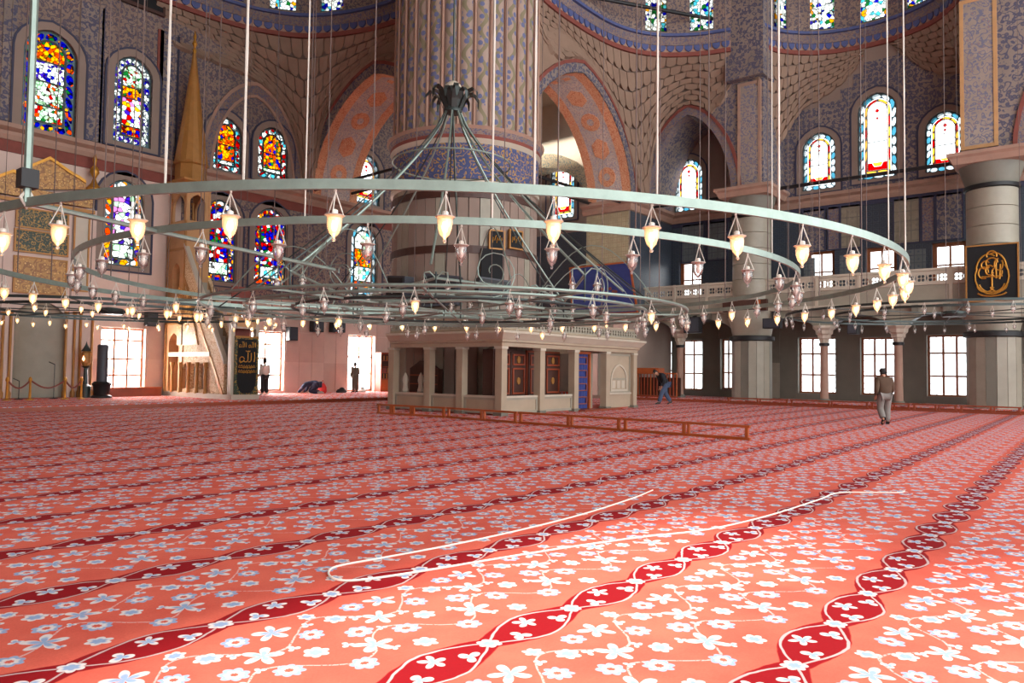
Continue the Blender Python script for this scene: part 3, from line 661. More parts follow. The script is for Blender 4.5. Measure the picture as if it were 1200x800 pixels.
def exedra(name, label, plan, ctr, low, wins, mat='stone_brown', cols=26, rows=8, bulge=.35):
    arc = smooth(plan, 48); C = Vector((*ctr, 0))
    L = poly_at(low, cols); T = poly_at([(x, y, EZ) for x, y in arc], cols)
    def S(u, v):                                                # u along, v 0 top .. 1 bottom
        i = min(cols - 1, int(u * cols)); f = u * cols - i
        t = T[i].lerp(T[i + 1], f); l = L[i].lerp(L[i + 1], f); p = t.lerp(l, v)
        away = Vector((p.x - C.x, p.y - C.y, 0)).normalized()
        return p + away * (math.sin(PI * v) * bulge)
    base = MB().grid([[S(i / cols, j / rows) + Vector((S(i / cols, j / rows).x - C.x, S(i / cols, j / rows).y - C.y, 0)).normalized() * .12 for i in range(cols + 1)] for j in range(rows + 1)])
    o = struct(base, name, 'stone_mauve_dark', label)
    for j in range(rows):
        for i in range(cols):
            off = .5 * (j % 2); u0, u1 = (i + off + .04) / cols, (i + off + .96) / cols
            if u1 > 1: continue
            v0, v1 = (j + .03) / rows, (j + .93) / rows; um = (u0 + u1) / 2
            if (S(um, 0) - S(um, 1)).length < .9: continue
            P = [S(u0, v0), S(u1, v0), S(u1, v1 - .2 / rows), S(u1 - .2 / cols, v1), S(um, min(1, v1 + .05 / rows)), S(u0 + .2 / cols, v1), S(u0, v1 - .2 / rows)]
            cc = S(um, (v0 + v1) / 2); nn = (P[1] - P[0]).cross(P[3] - P[0]).normalized()
            if nn.dot(C + Vector((0, 0, cc.z)) - cc) < 0: nn = -nn
            h = .05 + .02 * ((i * 3 + j * 5) % 3); F = [p + nn * h for p in P]; n = len(P)
            MB().add(F + [p - nn * .13 for p in P], [tuple(range(n))] + [(k, (k + 1) % n, n + (k + 1) % n, n + k) for k in range(n)]).build('masonry_scale', mat, o)
    side = 1 if (Vector(arc[24]) - Vector(ctr)).length else 1
    # cornice: path direction so that profile 'out' points to the centre
    d = Vector(arc[1]) - Vector(arc[0]); nrm = Vector((d.y, -d.x)); toC = Vector(ctr) - Vector(arc[0])
    path = arc if nrm.dot(toC) > 0 else arc[::-1]
    for z0, z1, pj, m, nm in ((EZ, EZ + .22, .12, 'paint_red', 'cornice_fillet'), (EZ + .22, EZ + .62, .05, 'moulding_pink', 'cornice_band'), (EZ + .62, EZ + 1.1, .12, 'floral_band', 'cornice_band'), (EZ + 1.1, EZ + 1.24, .3, 'paint_blue', 'cornice_fillet')):
        mould(path, [(-.25, z0), (pj, z0), (pj + .02, z1), (-.25, z1)]).build(nm, m, o)
    n = 30; P = poly_at([(x, y, 0) for x, y in path], n)
    for i in range(n):
        p, q = P[i].lerp(P[i + 1], .1), P[i].lerp(P[i + 1], .9); m_ = (p + q) / 2; inn = (C - m_).normalized(); inn.z = 0
        prof = [(p, EZ + .6), (q, EZ + .6), (q, EZ + .42), (m_.lerp(q, .5), EZ + .3), (m_, EZ + .26), (m_.lerp(p, .5), EZ + .3), (p, EZ + .42)]
        F = [Vector((v.x, v.y, z)) + inn * .13 for v, z in prof]; B = [Vector((v.x, v.y, z)) for v, z in prof]
        MB().add(F + B, [tuple(range(7))] + [(k, (k + 1) % 7, 7 + (k + 1) % 7, 7 + k) for k in range(7)]).build('blue_scallop', 'paint_blue', o)
    # drum
    NS = 48; P = poly_at([(x, y, 0) for x, y in arc], NS); zt = 27
    cut = {}
    pxs = [pxat(p.x, p.y, EZ + 1.5) for p in P]
    for u in wins:
        ids = [k for k in range(NS) if abs((pxs[k] + pxs[k + 1]) / 2 - u) < 12.5]
        for k in ids: cut[k] = (ids[0], ids[-1] + 1)
    i = 0
    while i < NS:
        j = i
        while j < NS and cut.get(j) == cut.get(i): j += 1
        outw = lambda v, d_: v + (v - C).normalized() * d_
        def blk(z0, z1, nm, m, d0=0, d1=.5):
            mb = MB(); rows_ = []
            for k in range(i, j + 1):
                v = Vector((P[k].x, P[k].y, 0)); w_ = (v - C); w_.z = 0; w_.normalize(); rows_.append([(v + w_ * d0) + Z0 * z0, (v + w_ * d1) + Z0 * z0, (v + w_ * d1) + Z0 * z1, (v + w_ * d0) + Z0 * z1])
            mb.grid(rows_, True); mb.f.append((0, 1, 2, 3)); e = (j - i) * 4; mb.f.append((e, e + 1, e + 2, e + 3)); return mb.build(nm, m, o)
        if i in cut:
            blk(EZ + 1.0, EZ + 1.45, 'drum_sill', 'stone_mauve'); blk(25.2, zt, 'drum_wall', 'floral_mauve')
            pn = blk(EZ + 1.45, 25.2, 'drum_window', 'glass_drum', .2, .23)
            blk(EZ + 1.45, EZ + 1.55, 'drum_window_frame', 'iron_dark', .1, .3)
        else: blk(EZ + 1.0, zt, 'drum_wall', 'floral_mauve')
        i = j
    return o
def U_at(px): pass
pL = [(16.5, 35.8), (19, 35.6), (21.5, 34.9), (23.6, 33.3), (24.9, 30.6), (25.35, 28), (25.2, 25.4)]
pM = [(26.2, 20.5), (29, 20.95), (32.8, 20.95), (35.2, 20.5), (37.0, 19.4), (38.3, 17.6), (38.9, 15.8)]
pR_ = [(39.3, 14.3), (40.8, 13.7), (42.2, 12.2), (42.85, 10.4), (42.85, 8.4), (42.1, 6.5), (40.9, 5.4), (39.9, 4.85)]
lowL = [(17.4, 35.9, 17.4), (19.6, 35.9, 17.2), (c0 + .2, 35.85, 15.2)]
mid = (c0 + c1) / 2
lowL = [(17.0, 35.85, 17.6), (mid - .6, 35.85, ct + .35)] + [(x, 35.85, z) for x, z in [p for p in c2[::-1] if p[0] > mid + .3]] + [(25.7, 35.5, FZ + .4)]
eb = curve(25.3 - .7, 35.7 + .7, FZ + .2, 17.6 + .75, 20, .16)
lowL += [(25.7, y, z) for y, z in eb if y < 35.4 and y > 27.5]
lowL[-1] = (25.7, 26.6, EZ - .3)
exedra('wall_exedra_left', 'curved brown masonry hood in the corner beside the pulpit', pL, (19.0, 29.5), lowL, (276, 332, 388))
ea = curve(27.2 - .7, 37.55 + .7, FZ + .2, 17.5 + .75, 20, .16); es = curve(16.0 - .65, 21.3 + .65, FZ + .2, 16.7 + .68, 18, .16)
lowM = [(28.2, 21.2, EZ - .3)] + [(x, 21.2, z) for x, z in ea[::-1] if x > 29.5 and x < 38] + [(38.2, 21.2, FZ + .5), (39.4, 21.2, FZ + .5)]
lowM += [(39.4, y, z) for y, z in es if y < 21.0 and y > 16.9] + [(39.4, 15.9, 17.7)]
exedra('wall_exedra_middle', 'curved brown masonry hood above the two arches by the fluted pier', pM, (32.5, 15.0), lowM, (768, 824))
lowR = [(39.5, 14.9, 13.6), (41.5, 14.6, 13.6), (42.85, STEP[0][0], STEP[0][1] + .1)] + [(42.9, y, z + .15) for y, z in STEP[1:]] + [(42.85, 4.9, STEP[-1][1]), (39.5, 4.6, 15.0)]
exedra('wall_exedra_right', 'curved brown masonry hood above the three leaded windows', pR_, (36.4, 9.4), lowR, (912, 963, 1023, 1076), bulge=.0)

# ------------------------------------------------------------------ main fluted pier
px_, py_, pR = 24.0, 22.0, 3.3
NF = 30
pier = empty('fluted_pier', (px_, py_, 0), 'huge round fluted pier painted with blue vines, rising behind the marble tribune', None, None, 'structure')
def vine_mat():
    s = Sh('pier_vine', .8); x, y, z = s.sep(s.pos()); m = s.m_
    an = m('ARCTAN2', m('SUBTRACT', y, py_), m('SUBTRACT', x, px_)); f = m('SUBTRACT', m('FRACT', m('MULTIPLY', an, NF / (2 * PI))), .5)
    wv = m('MULTIPLY', m('SINE', m('MULTIPLY', z, 6.0)), .2); d = m('ABSOLUTE', m('SUBTRACT', f, wv)); d2 = m('ABSOLUTE', m('ADD', f, wv))
    base = s.mix(s.noise(s.pos(), 2.0), srgb(150, 128, 116), srgb(172, 150, 136))
    n = s.voro(s.pos(), 3.6, 'F1', .8)
    c = s.mix(s.ss(d, .12, .17), srgb(128, 118, 92), base); c = s.mix(m('MULTIPLY', s.ss(n, .42, .36), s.ss(m('ABSOLUTE', f), .36, .3)), c, srgb(98, 102, 136))
    c = s.mix(s.ss(m('ABSOLUTE', f), .38, .42), c, srgb(178, 138, 124)); s.col(c); M['pier_vine'] = s.m
vine_mat()
MB().lathe([(3.22, 11.3), (3.22, 30)], NF * 8, (px_, py_, 0), lob=lambda a: 1 - .045 * (1 - abs(math.sin(a * NF / 2)) ** .7)).build('fluted_shaft', 'pier_vine', pier, True)
rm = MB().tube([(3.2, 0, 11.4), (3.2, 0, 30)], .055, 6).mesh('rib', 'moulding_pink')
for k in range(NF): put(rm, 'rib', pier, Matrix.Translation((px_, py_, 0)) @ Matrix.Rotation(2 * PI * k / NF, 4, 'Z'))
MB().lathe([(3.2, 9.3), (3.26, 9.3), (3.26, 10.75), (3.2, 10.75)], 72, (px_, py_, 0)).build('inscription_band', 'calligraphy_band', pier, True)
for r0, z0, r1, z1, m in ((3.2, 10.75, 3.34, 10.95, 'marble_pale'), (3.34, 10.95, 3.34, 11.1, 'paint_red'), (3.34, 11.1, 3.42, 11.3, 'floral_band'), (3.42, 11.3, 3.5, 11.42, 'moulding_pink')):
    MB().lathe([(3.0, z0), (r0, z0), (r1, z1), (3.0, z1)], 72, (px_, py_, 0)).build('cornice_ring', m, pier, True)
MB().lathe([(3.2, 9.05), (3.3, 9.1), (3.3, 9.25), (3.2, 9.3)], 72, (px_, py_, 0)).build('cornice_ring', 'marble_pale', pier, True)
n = 44; hw = 3.2 * math.sin(PI / n) * .92
sm = [MB().box(3.0, 3.2, -hw, hw, 0, 9.1).mesh('marble_stave', m) for m in ('stone_mauve', 'marble_grey', 'stone_mauve')]
for k in range(n): put(sm[(k * 7 // 3) % 3], 'marble_stave', pier, Matrix.Translation((px_, py_, 0)) @ Matrix.Rotation(2 * PI * k / n, 4, 'Z'))
MB().lathe([(3.1, 0), (3.1, 9.2)], 44, (px_, py_, 0)).build('core', 'stone_mauve_dark', pier)
for z in (8.55, 6.3):
    MB().lathe([(3.15, z), (3.26, z), (3.26, z + .3), (3.15, z + .3)], 60, (px_, py_, 0)).build('iron_band', 'wood_dark', pier)

# ------------------------------------------------------------------ side gallery: thick columns, slender columns, arcade, balustrade
def col_on(px, py, X): return onX(px, py, X)
def thick_column(px, label):
    c = onX(px, 450, SX + .2); y = c.y; o = empty('round_column', (SX + .2, y, .17), label, None, 'thick columns of the side gallery', 'structure'); C3 = (SX + .2, y, 0)
    n = 16; hw = 1.05 * math.sin(PI / n) * .97
    st_ = [MB().box(.8, 1.05, -hw, hw, .17, 3.35).mesh('fluting_slab', m) for m in ('marble_grey', 'marble_dark')]
    for k in range(n): put(st_[k % 4 == 0], 'fluting_slab', o, Matrix.Translation(C3) @ Matrix.Rotation(2 * PI * k / n, 4, 'Z'))
    MB().lathe([(1.0, 3.35), (1.2, 3.4), (1.2, 3.6), (1.0, 3.65)], 24, C3).build('iron_collar', 'iron_black', o, True)
    MB().lathe([(1.02, 3.65), (1.05, 3.8), (1.15, 4.3), (1.3, 4.75), (1.3, 5.0), (1.0, 5.0)], 24, C3).build('capital', 'marble_grey', o, True)
    nd = 6
    for k in range(nd):
        z0, z1 = 5.0 + (10.1 - 5.0) * k / nd, 5.0 + (10.1 - 5.0) * (k + 1) / nd - .015
        MB().lathe([(1.0, z0), (1.02, z0 + .01), (1.02, z1 - .01), (1.0, z1)], 28, C3).build('drum', 'marble_grey', o, True)
    MB().lathe([(1.0, 10.1), (1.12, 10.12), (1.12, 10.28), (1.0, 10.3)], 28, C3).build('iron_collar', 'iron_black', o, True)
    MB().lathe([(1.0, 10.3), (1.05, 10.4), (1.3, FZ - .2)], 28, C3).build('upper_capital', 'marble_dark', o, True)
    a = 1.35
    mould([(SX + .2 - a, y + a), (SX + .2 - a, y - a), (SX + .2 + a, y - a), (SX + .2 + a, y + a)][::1], [(-1.0, FZ - .25), (0, FZ - .25), (.1, FZ), (.22, FZ + .1), (.22, FZ + .25), (-1.0, FZ + .25)], True).build('abacus', 'moulding_pink', o)
    return y
yA = thick_column(1165, 'thick round marble column carrying the black calligraphy board'); yB = thick_column(881, 'thick round marble column between the barred ground windows, without a board')
def slender(px, label):
    y = onX(px, 430, SX).y; o = empty('slender_column', (SX, y, .17), label, None, 'slender columns of the side gallery', 'structure'); c = (SX, y, 0)
    MB().lathe([(.3, .17), (.3, .25), (.24, .33), (.21, .36)], 16, c).build('base', 'marble_dark', o, True)
    MB().lathe([(.2, .36), (.185, 3.05)], 16, c).build('shaft', 'moulding_pink', o, True)
    MB().lathe([(.2, 3.05), (.26, 3.08), (.26, 3.2), (.2, 3.22)], 16, c).build('collar', 'iron_black', o, True)
    cp = MB(); prof = [(.2, 3.22), (.24, 3.4), (.3, 3.45), (.31, 3.6), (.4, 3.68), (.42, 3.85), (.55, 3.98), (.55, 4.1)]
    cp.lathe(prof, 16, c, lob=lambda a: 1 + .06 * math.cos(8 * a)); cp.build('capital', 'marble_pale', o)
    return y
ys = [slender(797, 'slender rosy column nearest the buttress and wooden railing'), slender(966, 'slender rosy column standing alone before the middle barred window'), slender(1053, 'slender rosy column just behind the walking man')]
g = empty('gallery', (SX, 10, 4), 'marble side gallery with arcade below and pierced balustrade above', None, None, 'structure')
sup = [(-2.0, .3), (yA, 1.0), (ys[2], .45), (ys[1], .45), (yB, 1.0), (ys[0], .45), (21.4, 0)]
out = [(-8, 4.75), (-8, 3.95)]
outline = []
for (a, ra), (b, rb_) in zip(sup, sup[1:]):
    s0, s1 = a + ra, b - rb_; top = 4.62
    outline += [(s0, 3.95)] + [(x, z) for x, z in curve(s0, s1, 3.95, top, 12, .2)[::-1][1:-1]] + [(s1, 3.95)]
    cs = curve(s0, s1, 3.95, top, 12, .2); MB().grid([[SW(x, z - .02, .2) for x, z in cs], [SW(x, z - .02, -.42) for x, z in cs]]).build('arch_soffit', 'tile_dark', g)
MB().slab(SW, [(-8, 3.95)] + outline + [(21.4, 4.95), (-8, 4.95)], (), .15, -.35).build('arcade_front', 'marble_grey', g)
MB().box(SX + .3, RX, -8, 21.4, 4.7, 5.0).build('gallery_slab', 'marble_dark', g)
MB().box(SX - .35, SX + .4, -8, 21.4, 4.95, 5.12).build('gallery_cornice', 'marble_pale', g)
bkm = MB().box(-.42, .0, -.14, .14, 4.62, 4.95).mesh('bracket', 'marble_dark')
y = -1.0
while y < 21: put(bkm, 'bracket', g, Matrix.Translation((SX - .1, y, 0))); y += 1.3
# balustrade panels, pierced in their upper half
yb, k = 21.35, 0
xs0 = SX - .18
def pierced(n=4):
    mb = MB(); fr = frX(0); w_, z0, z1 = 1.86, 5.95, 6.5; cw = w_ / n; holes = []
    for i in range(n):
        c = (i + .5) * cw; zc = (z0 + z1) / 2; r = cw * .42
        for q in range(4):
            a = PI / 4 + q * PI / 2; cx_, cz_ = c + r * .55 * math.cos(a) , zc + r * .62 * math.sin(a)
            holes.append([(cx_ + .085 * math.cos(t * PI / 3), cz_ + .085 * math.sin(t * PI / 3)) for t in range(6)])
        if i: holes.append([(i * cw + .04 * math.cos(t * PI / 2), zc + .2 * math.sin(t * PI / 2)) for t in range(4)])
    mb.slab(fr, rect(0, w_, z0 - .05, z1 + .05), holes, .05, -.05); return mb.mesh('pierced_screen', 'marble_pale')
pm = pierced(); am = MB().box(-.05, .05, 0, 1.86, 5.12, 5.88).mesh('balustrade_panel', 'marble_grey'); pom = MB().box(-.09, .09, -.07, .07, 5.12, 6.7).mesh('balustrade_post', 'marble_pale')
rl = MB().box(-.1, .1, 0, 2.0, 6.56, 6.68).mesh('handrail', 'marble_pale')
while yb > -6:
    m_ = Matrix.Translation((xs0, yb - 1.93, 0))
    put(pm, 'pierced_screen', g, m_); put(am, 'balustrade_panel', g, m_); put(rl, 'handrail', g, Matrix.Translation((xs0, yb - 2.0, 0))); put(pom, 'balustrade_post', g, Matrix.Translation((xs0, yb - 2.0, 0))); yb -= 2.0
MB().tube([(SX + .1, yB - 1.3, FZ + .15), (SX + .1, yA + 1.3, FZ + .15)], .1, 8).build('tie_rod', 'iron_black', g)
MB().tube([(SX + .1, yB + 1.2, FZ + .1), (SX + .1, 21.2, FZ + .1)], .08, 8).build('tie_rod', 'iron_black', g)
def tie(a, b, r, label):
    a, b = Vector(a), Vector(b); e_ = (b - a).normalized() * .5; a, b = a - e_, b + e_
    o = MB().tube([a, b], r, 8).build('tie_rod', 'iron_black'); tag(o, label, 'tie rod', 'iron tie rods across the arches')
tie(onX(345, 229, 25.9), onX(460, 198, 25.9), .09, 'upper black iron tie rod across the orange arch beside the stained windows')
tie(onX(372, 236, 28.6), onX(470, 213, 28.6), .09, 'lower black iron tie rod across the orange arch beside the stained windows')
tie(onY(620, 203, 21.5), onY(721, 235, 21.5), .09, 'upper black iron tie rod across the orange arch beside the buttress')
tie(onY(630, 219, 24.0), onY(696, 240, 24.0), .09, 'lower black iron tie rod across the orange arch beside the buttress')
tie(onZ(690, -4, 21.4), onX(838, 23, 39.0), .1, 'black iron beam under the drum windows of the middle hood')

# corner bay vault rib seen through the orange arch
cb = MB(); cv = curve(25.5, 35.8, FZ + .3, 17.0, 18, .1); cv2 = curve(25.5 + .9, 35.8 - .9, FZ + .3, 16.0, 18, .1)
cbo = MB().slab(frX(41.5), cv + cv2[::-1], (), 0, -1.4).build('wall_arch_corner', 'floral_green'); tag(cbo, 'pale green painted arch in the corner bay beyond the orange arch', None, None, 'structure')
MB().slab(frX(42.0), [(24.4, FZ + .3), (25.5, FZ + .3)] + [p for p in cv[::-1]] + [(36, FZ + .3), (36, 30), (24.4, 30)], (), 0, -.8).build('spandrel', 'marble_pale', cbo)
# rear walls of the hall, behind the camera
bw = frX(-10.0)
hs = [arch(a, a + 2.7, 7.4, 12.2) for a in (-12.5, -8.6, -4.6, -1.6, 1.4)]
struct(MB().slab(bw, rect(-16, QY + .5, 0, 27.2), hs, 0, -.6), 'wall_back', 'stone_mauve', 'plain stone wall at the back of the hall with tall arched windows')


aL, aM, aR = smooth(pL, 14), smooth(pM, 14), smooth(pR_, 14)
pl_ = [(-10.6, -16), (40.2, -16), (40.2, 3.7)] + [(x + .4, y) for x, y in aR[::-1]] + [(x + .3, y + .3) for x, y in aM[::-1]] + [(24, 22)] + [(x + .3, y + .3) for x, y in aL[::-1]] + [(17, 36.6), (-10.6, 36.6)]
struct(MB().slab(lambda s_, t_, d_: Vector((s_, t_, 27 - d_)), pl_, (), 0, -.4), 'ceiling', 'stone_mauve', 'ceiling high above the hall')
struct(MB().box(38.95, 41.0, 14.0, 16.1, 17.9, 27), 'wall_pilaster', 'floral_blue', 'painted pilaster between the two brown masonry hoods')

struct(MB().slab(lambda s_, t_, d_: Vector((s_, t_, 20.6 - d_)), rect(26.0, RX + .6, 21.6, QY + .6), [rect(31, 38, 26, 32)], 0, -.3), 'ceiling_corner', 'marble_pale', 'corner bay ceiling with a square lantern opening')
# ------------------------------------------------------------------ chandeliers
def glassy(name, tint, dens, em=None):
    s = Sh(name, .15); tp = s.node('ShaderNodeBsdfTransparent'); tp.inputs[0].default_value = tint
    g = s.node('ShaderNodeBsdfGlossy'); g.inputs['Roughness'].default_value = .12; g.inputs[0].default_value = (1, 1, 1, 1)
    d = s.node('ShaderNodeBsdfTranslucent'); d.inputs[0].default_value = tint; d2 = s.node('ShaderNodeBsdfDiffuse'); d2.inputs[0].default_value = tint
    lw = s.node('ShaderNodeLayerWeight'); lw.inputs[0].default_value = .35
    a = s.node('ShaderNodeMixShader'); a.inputs[0].default_value = .5; s.put(a.inputs[1], d.outputs[0]); s.put(a.inputs[2], d2.outputs[0])
    b = s.node('ShaderNodeMixShader'); b.inputs[0].default_value = dens; s.put(b.inputs[1], tp.outputs[0]); s.put(b.inputs[2], a.outputs[0])
    c = s.node('ShaderNodeMixShader'); s.put(c.inputs[0], s.m_('MULTIPLY', lw.outputs['Fresnel'], 1.3)); s.put(c.inputs[1], b.outputs[0]); s.put(c.inputs[2], g.outputs[0])
    s.t.links.new(c.outputs[0], s.t.nodes['Material Output'].inputs[0]); M[name] = s.m
glassy('lamp_glass', (.99, .99, .98, 1), .14); glassy('lamp_glass_lit', (1.0, .92, .86, 1), .5)
def glow(name, c, st):
    s = Sh(name); e = s.node('ShaderNodeEmission'); e.inputs[0].default_value = c; e.inputs[1].default_value = st
    s.t.links.new(e.outputs[0], s.t.nodes['Material Output'].inputs[0]); M[name] = s.m
glow('bulb_lit', (1.0, .55, .22, 1), 7.0)
plain('bulb_off', srgb(236, 226, 214), .3, 0, .04)
# lamp meshes: origin at the hook, hanging down
CUP = [(.012, -.50), (.022, -.485), (.012, -.465), (.02, -.45), (.05, -.42), (.07, -.36), (.076, -.30), (.072, -.275), (.095, -.25)]
cupS = [(r * .97, z) for r, z in CUP]
cup_m = {k: MB().lathe(CUP, 12).mesh('glass_cup', k, True) for k in ('lamp_glass', 'lamp_glass_lit')}
hg = MB()
for k in range(3): a = 2 * PI * k / 3 + .4; hg.tube([(0, 0, -.02), (.09 * math.cos(a), .09 * math.sin(a), -.25)], .006, 4)
hg.tube([(.004, 0, .02), (.004, 0, -.02)], .014, 5)
hang_m = hg.mesh('hanger', 'wire_pale')
bulb_p = [(.0, -.41), (.025, -.385), (.032, -.35), (.024, -.31), (.018, -.29)]
bulb_m = {k: MB().lathe(bulb_p, 8).mesh('bulb', k, True) for k in ('bulb_lit', 'bulb_off')}
sock_m = MB().lathe([(.03, -.30), (.034, -.26), (.03, -.2), (.012, -.19)], 8).mesh('socket', 'bulb_off', True)
rim_m = MB().lathe([(.093, -.256), (.101, -.25), (.093, -.244)], 12).mesh('rim', 'wire_pale')
lamp_n = [0]
def lamp(p, lit, label, group, sc=1.0, tilt=0.0, rz=0.0, parts=True):
    o = bpy.data.objects.new('glass_lamp', None); COL.objects.link(o); o.empty_display_size = .05
    m = Matrix.Translation(Vector(p)) @ Matrix.Rotation(rz, 4, 'Z') @ Matrix.Rotation(tilt, 4, 'Y') @ Matrix.Scale(sc, 4)
    o.matrix_basis = m; WM[o.name] = m; tag(o, label, 'lamp', group)
    lst = [(cup_m['lamp_glass_lit' if lit else 'lamp_glass'], 'glass_cup'), (hang_m, 'hanger'), (bulb_m['bulb_lit' if lit else 'bulb_off'], 'bulb')]
    if parts: lst += [(sock_m, 'socket'), (rim_m, 'rim')]
    for me, nm in lst:
        c = bpy.data.objects.new(nm, me); COL.objects.link(c); c.parent = o
def ring_mesh(c, R, w_, h, n=120, a0=0, a1=2 * PI):
    prof = [(R - w_ / 2, -h / 2), (R + w_ / 2, -h / 2), (R + w_ / 2, h / 2), (R - w_ / 2, h / 2), (R - w_ / 2, -h / 2)]
    return MB().lathe(prof, n, c, a0, a1) if False else _ring(c, prof[:-1], n)
def _ring(c, prof, n):
    mb = MB(); rows = []
    for j in range(n + 1):
        a = 2 * PI * j / n; rows.append([(c[0] + r * math.cos(a), c[1] + r * math.sin(a), c[2] + z) for r, z in prof])
    mb.grid(rows, True); return mb
def proj(p):
    d = Vector(p) - CAM; z = d.dot(FW); return 600 + FPX * d.dot(RT) / z, 400 - FPX * d.dot(UPR) / z, z
def camxy(r, f): v = R0 * r + F0 * f; return Vector((v.x, v.y, 0))
def on_ring(C, R, px, near=True):
    best = None
    for i in range(1440):
        a = 2 * PI * i / 1440; p = Vector((C[0] + R * math.cos(a), C[1] + R * math.sin(a), C[2])); x, y, z = proj(p)
        if z < 1: continue
        if (Vector((p.x, p.y, 0)).length < Vector((C[0], C[1], 0)).length) != near: continue
        if best is None or abs(x - px) < best[0]: best = (abs(x - px), a, p)
    return best[1], best[2]
def cable(C, p, r, mat, par, top=29.0):
    n = 60 if r > .0121 else 2; rr = []; pts = []
    for i in range(n): pts.append((p[0], p[1], p[2] + (top - p[2]) * i / (n - 1))); rr.append(r * (1.25 if i % 2 else .9) if n > 2 else r)
    MB().tube(pts, rr, 5).build('suspension_cable', mat, par)
Zr = 3.36; C1 = camxy(-1.33, 15.5) + Vector((0, 0, Zr)); C1b = camxy(-1.29, 15.27) + Vector((0, 0, Zr - .02))
RO, RI = 8.55, 6.78
ch = empty('ring_chandelier', (C1.x, C1.y, 2.6), 'huge iron ring chandelier with a tent of rods and glass lamps filling the hall', 'chandelier')
_ring(C1, [(RO - .02, -.05), (RO + .02, -.05), (RO + .02, .05), (RO - .02, .05)], 180).build('outer_ring', 'iron_ring', ch)
_ring(C1b, [(RI - .018, -.045), (RI + .018, -.045), (RI + .018, .045), (RI - .018, .045)], 160).build('inner_ring', 'iron_ring', ch)
# hub rings, lower
Zh = 2.82; CH = Vector((C1.x, C1.y, Zh))
for R, m in ((4.9, 'iron_ring'), (4.1, 'iron_ring'), (3.2, 'iron_dark'), (2.3, 'iron_ring')):
    MB().tube([(CH.x + R * math.cos(2 * PI * k / 8 + .2), CH.y + R * math.sin(2 * PI * k / 8 + .2), Zh + (.05 if k % 2 else 0)) for k in range(8)] if R < 3 else [(CH.x + R * math.cos(2 * PI * k / 64), CH.y + R * math.sin(2 * PI * k / 64), Zh) for k in range(64)], .03, 6, True).build('hub_ring', m, ch)
for k in range(12):
    a = 2 * PI * k / 12 + .15; u = Vector((math.cos(a), math.sin(a), 0)); MB().tube([CH + u * .3, CH + u * 4.9], .022, 5).build('hub_spoke', 'iron_ring', ch)
# upper star of the hub
Zs = 3.3; CS = Vector((C1.x, C1.y, Zs))
def rel(a, b, z=0): return CS + R0 * a + F0 * b + Z0 * z
cor = [rel(-2.6, -2.6), rel(2.6, -2.6), rel(2.6, 2.6), rel(-2.6, 2.6)]; inn = [rel(-.1, -1.9), rel(1.95, 0.05), rel(.1, 1.9), rel(-1.95, 0)]
for a, b in ((cor[0], cor[3]), (cor[1], cor[2]), (cor[2], cor[3]), (inn[0], cor[3]), (inn[0], inn[1]), (inn[1], cor[2]), (inn[3], cor[2]), (inn[1], cor[3])):
    MB().tube([a, b], .028, 6).build('hub_bar', 'iron_ring', ch)
for p in cor + inn: MB().tube([p + Z0 * .12, Vector((p.x, p.y, Zh))], .018, 5).build('drop_bar', 'iron_dark', ch)
# crown with curled leaves, tent rods and tie hoop
CR = Vector((C1.x, C1.y, 7.35))
cr = MB().lathe([(.0, .34), (.12, .33), (.2, .26), (.24, .12), (.2, -.02), (.16, -.14), (.2, -.2), (.2, -.26), (.0, -.28)], 20, CR).build('crown', 'iron_dark', ch, True)
MB().lathe([(.0, .42), (.1, .4), (.17, .33), (.2, .25)], 16, CR).build('crown_dome', 'marble_pale', cr, True)
lf = MB(); pr_ = [(.17, -.2), (.26, .0), (.36, .16), (.47, .2), (.56, .1), (.57, -.06)]
lf.grid([[(x, -wd, z) for x, z in pr_] if False else [(x, s_ * wd_, z) for s_ in (-1, 1)] for (x, z), wd_ in zip(pr_, (.05, .06, .06, .05, .04, .015))])
lf.grid([[(x, s_ * wd_, z - .025) for s_ in (-1, 1)] for (x, z), wd_ in zip(pr_, (.05, .06, .06, .05, .04, .015))])
lm = lf.mesh('curled_leaf', 'iron_dark')
for k in range(14): put(lm, 'curled_leaf', cr, Matrix.Translation(CR) @ Matrix.Rotation(2 * PI * k / 14, 4, 'Z') @ Matrix.Scale(.9 + .15 * (k % 2), 4))
MB().tube([(CR.x, CR.y, 7.6), (CR.x, CR.y, 29)], .022, 6).build('suspension_cable', 'iron_dark', ch)
def rod(a, R1, z1, r=.022):
    u = Vector((math.cos(a), math.sin(a), 0)); pts = []
    for i in range(13):
        t = i / 12; z = 7.12 + (z1 - 7.12) * t; rr = .16 + (R1 - .16) * (t ** 1.28); pts.append(Vector((C1.x, C1.y, z)) + u * rr)
    return pts
base_a = math.atan2((cor[0] - CS).y, (cor[0] - CS).x)
for k in range(8): MB().tube(rod(base_a + PI / 4 * k, 3.68, Zs), .024, 6).build('tent_rod', 'iron_ring', ch); MB().tube(rod(base_a + PI / 4 * k + .12, 4.7, Zh), .014, 5).build('tent_rod', 'iron_dark', ch)
MB().tube([(C1.x + 1.25 * math.cos(2 * PI * k / 40), C1.y + 1.25 * math.sin(2 * PI * k / 40), 5.95) for k in range(40)], .018, 5, True).build('tie_hoop', 'iron_ring', ch)
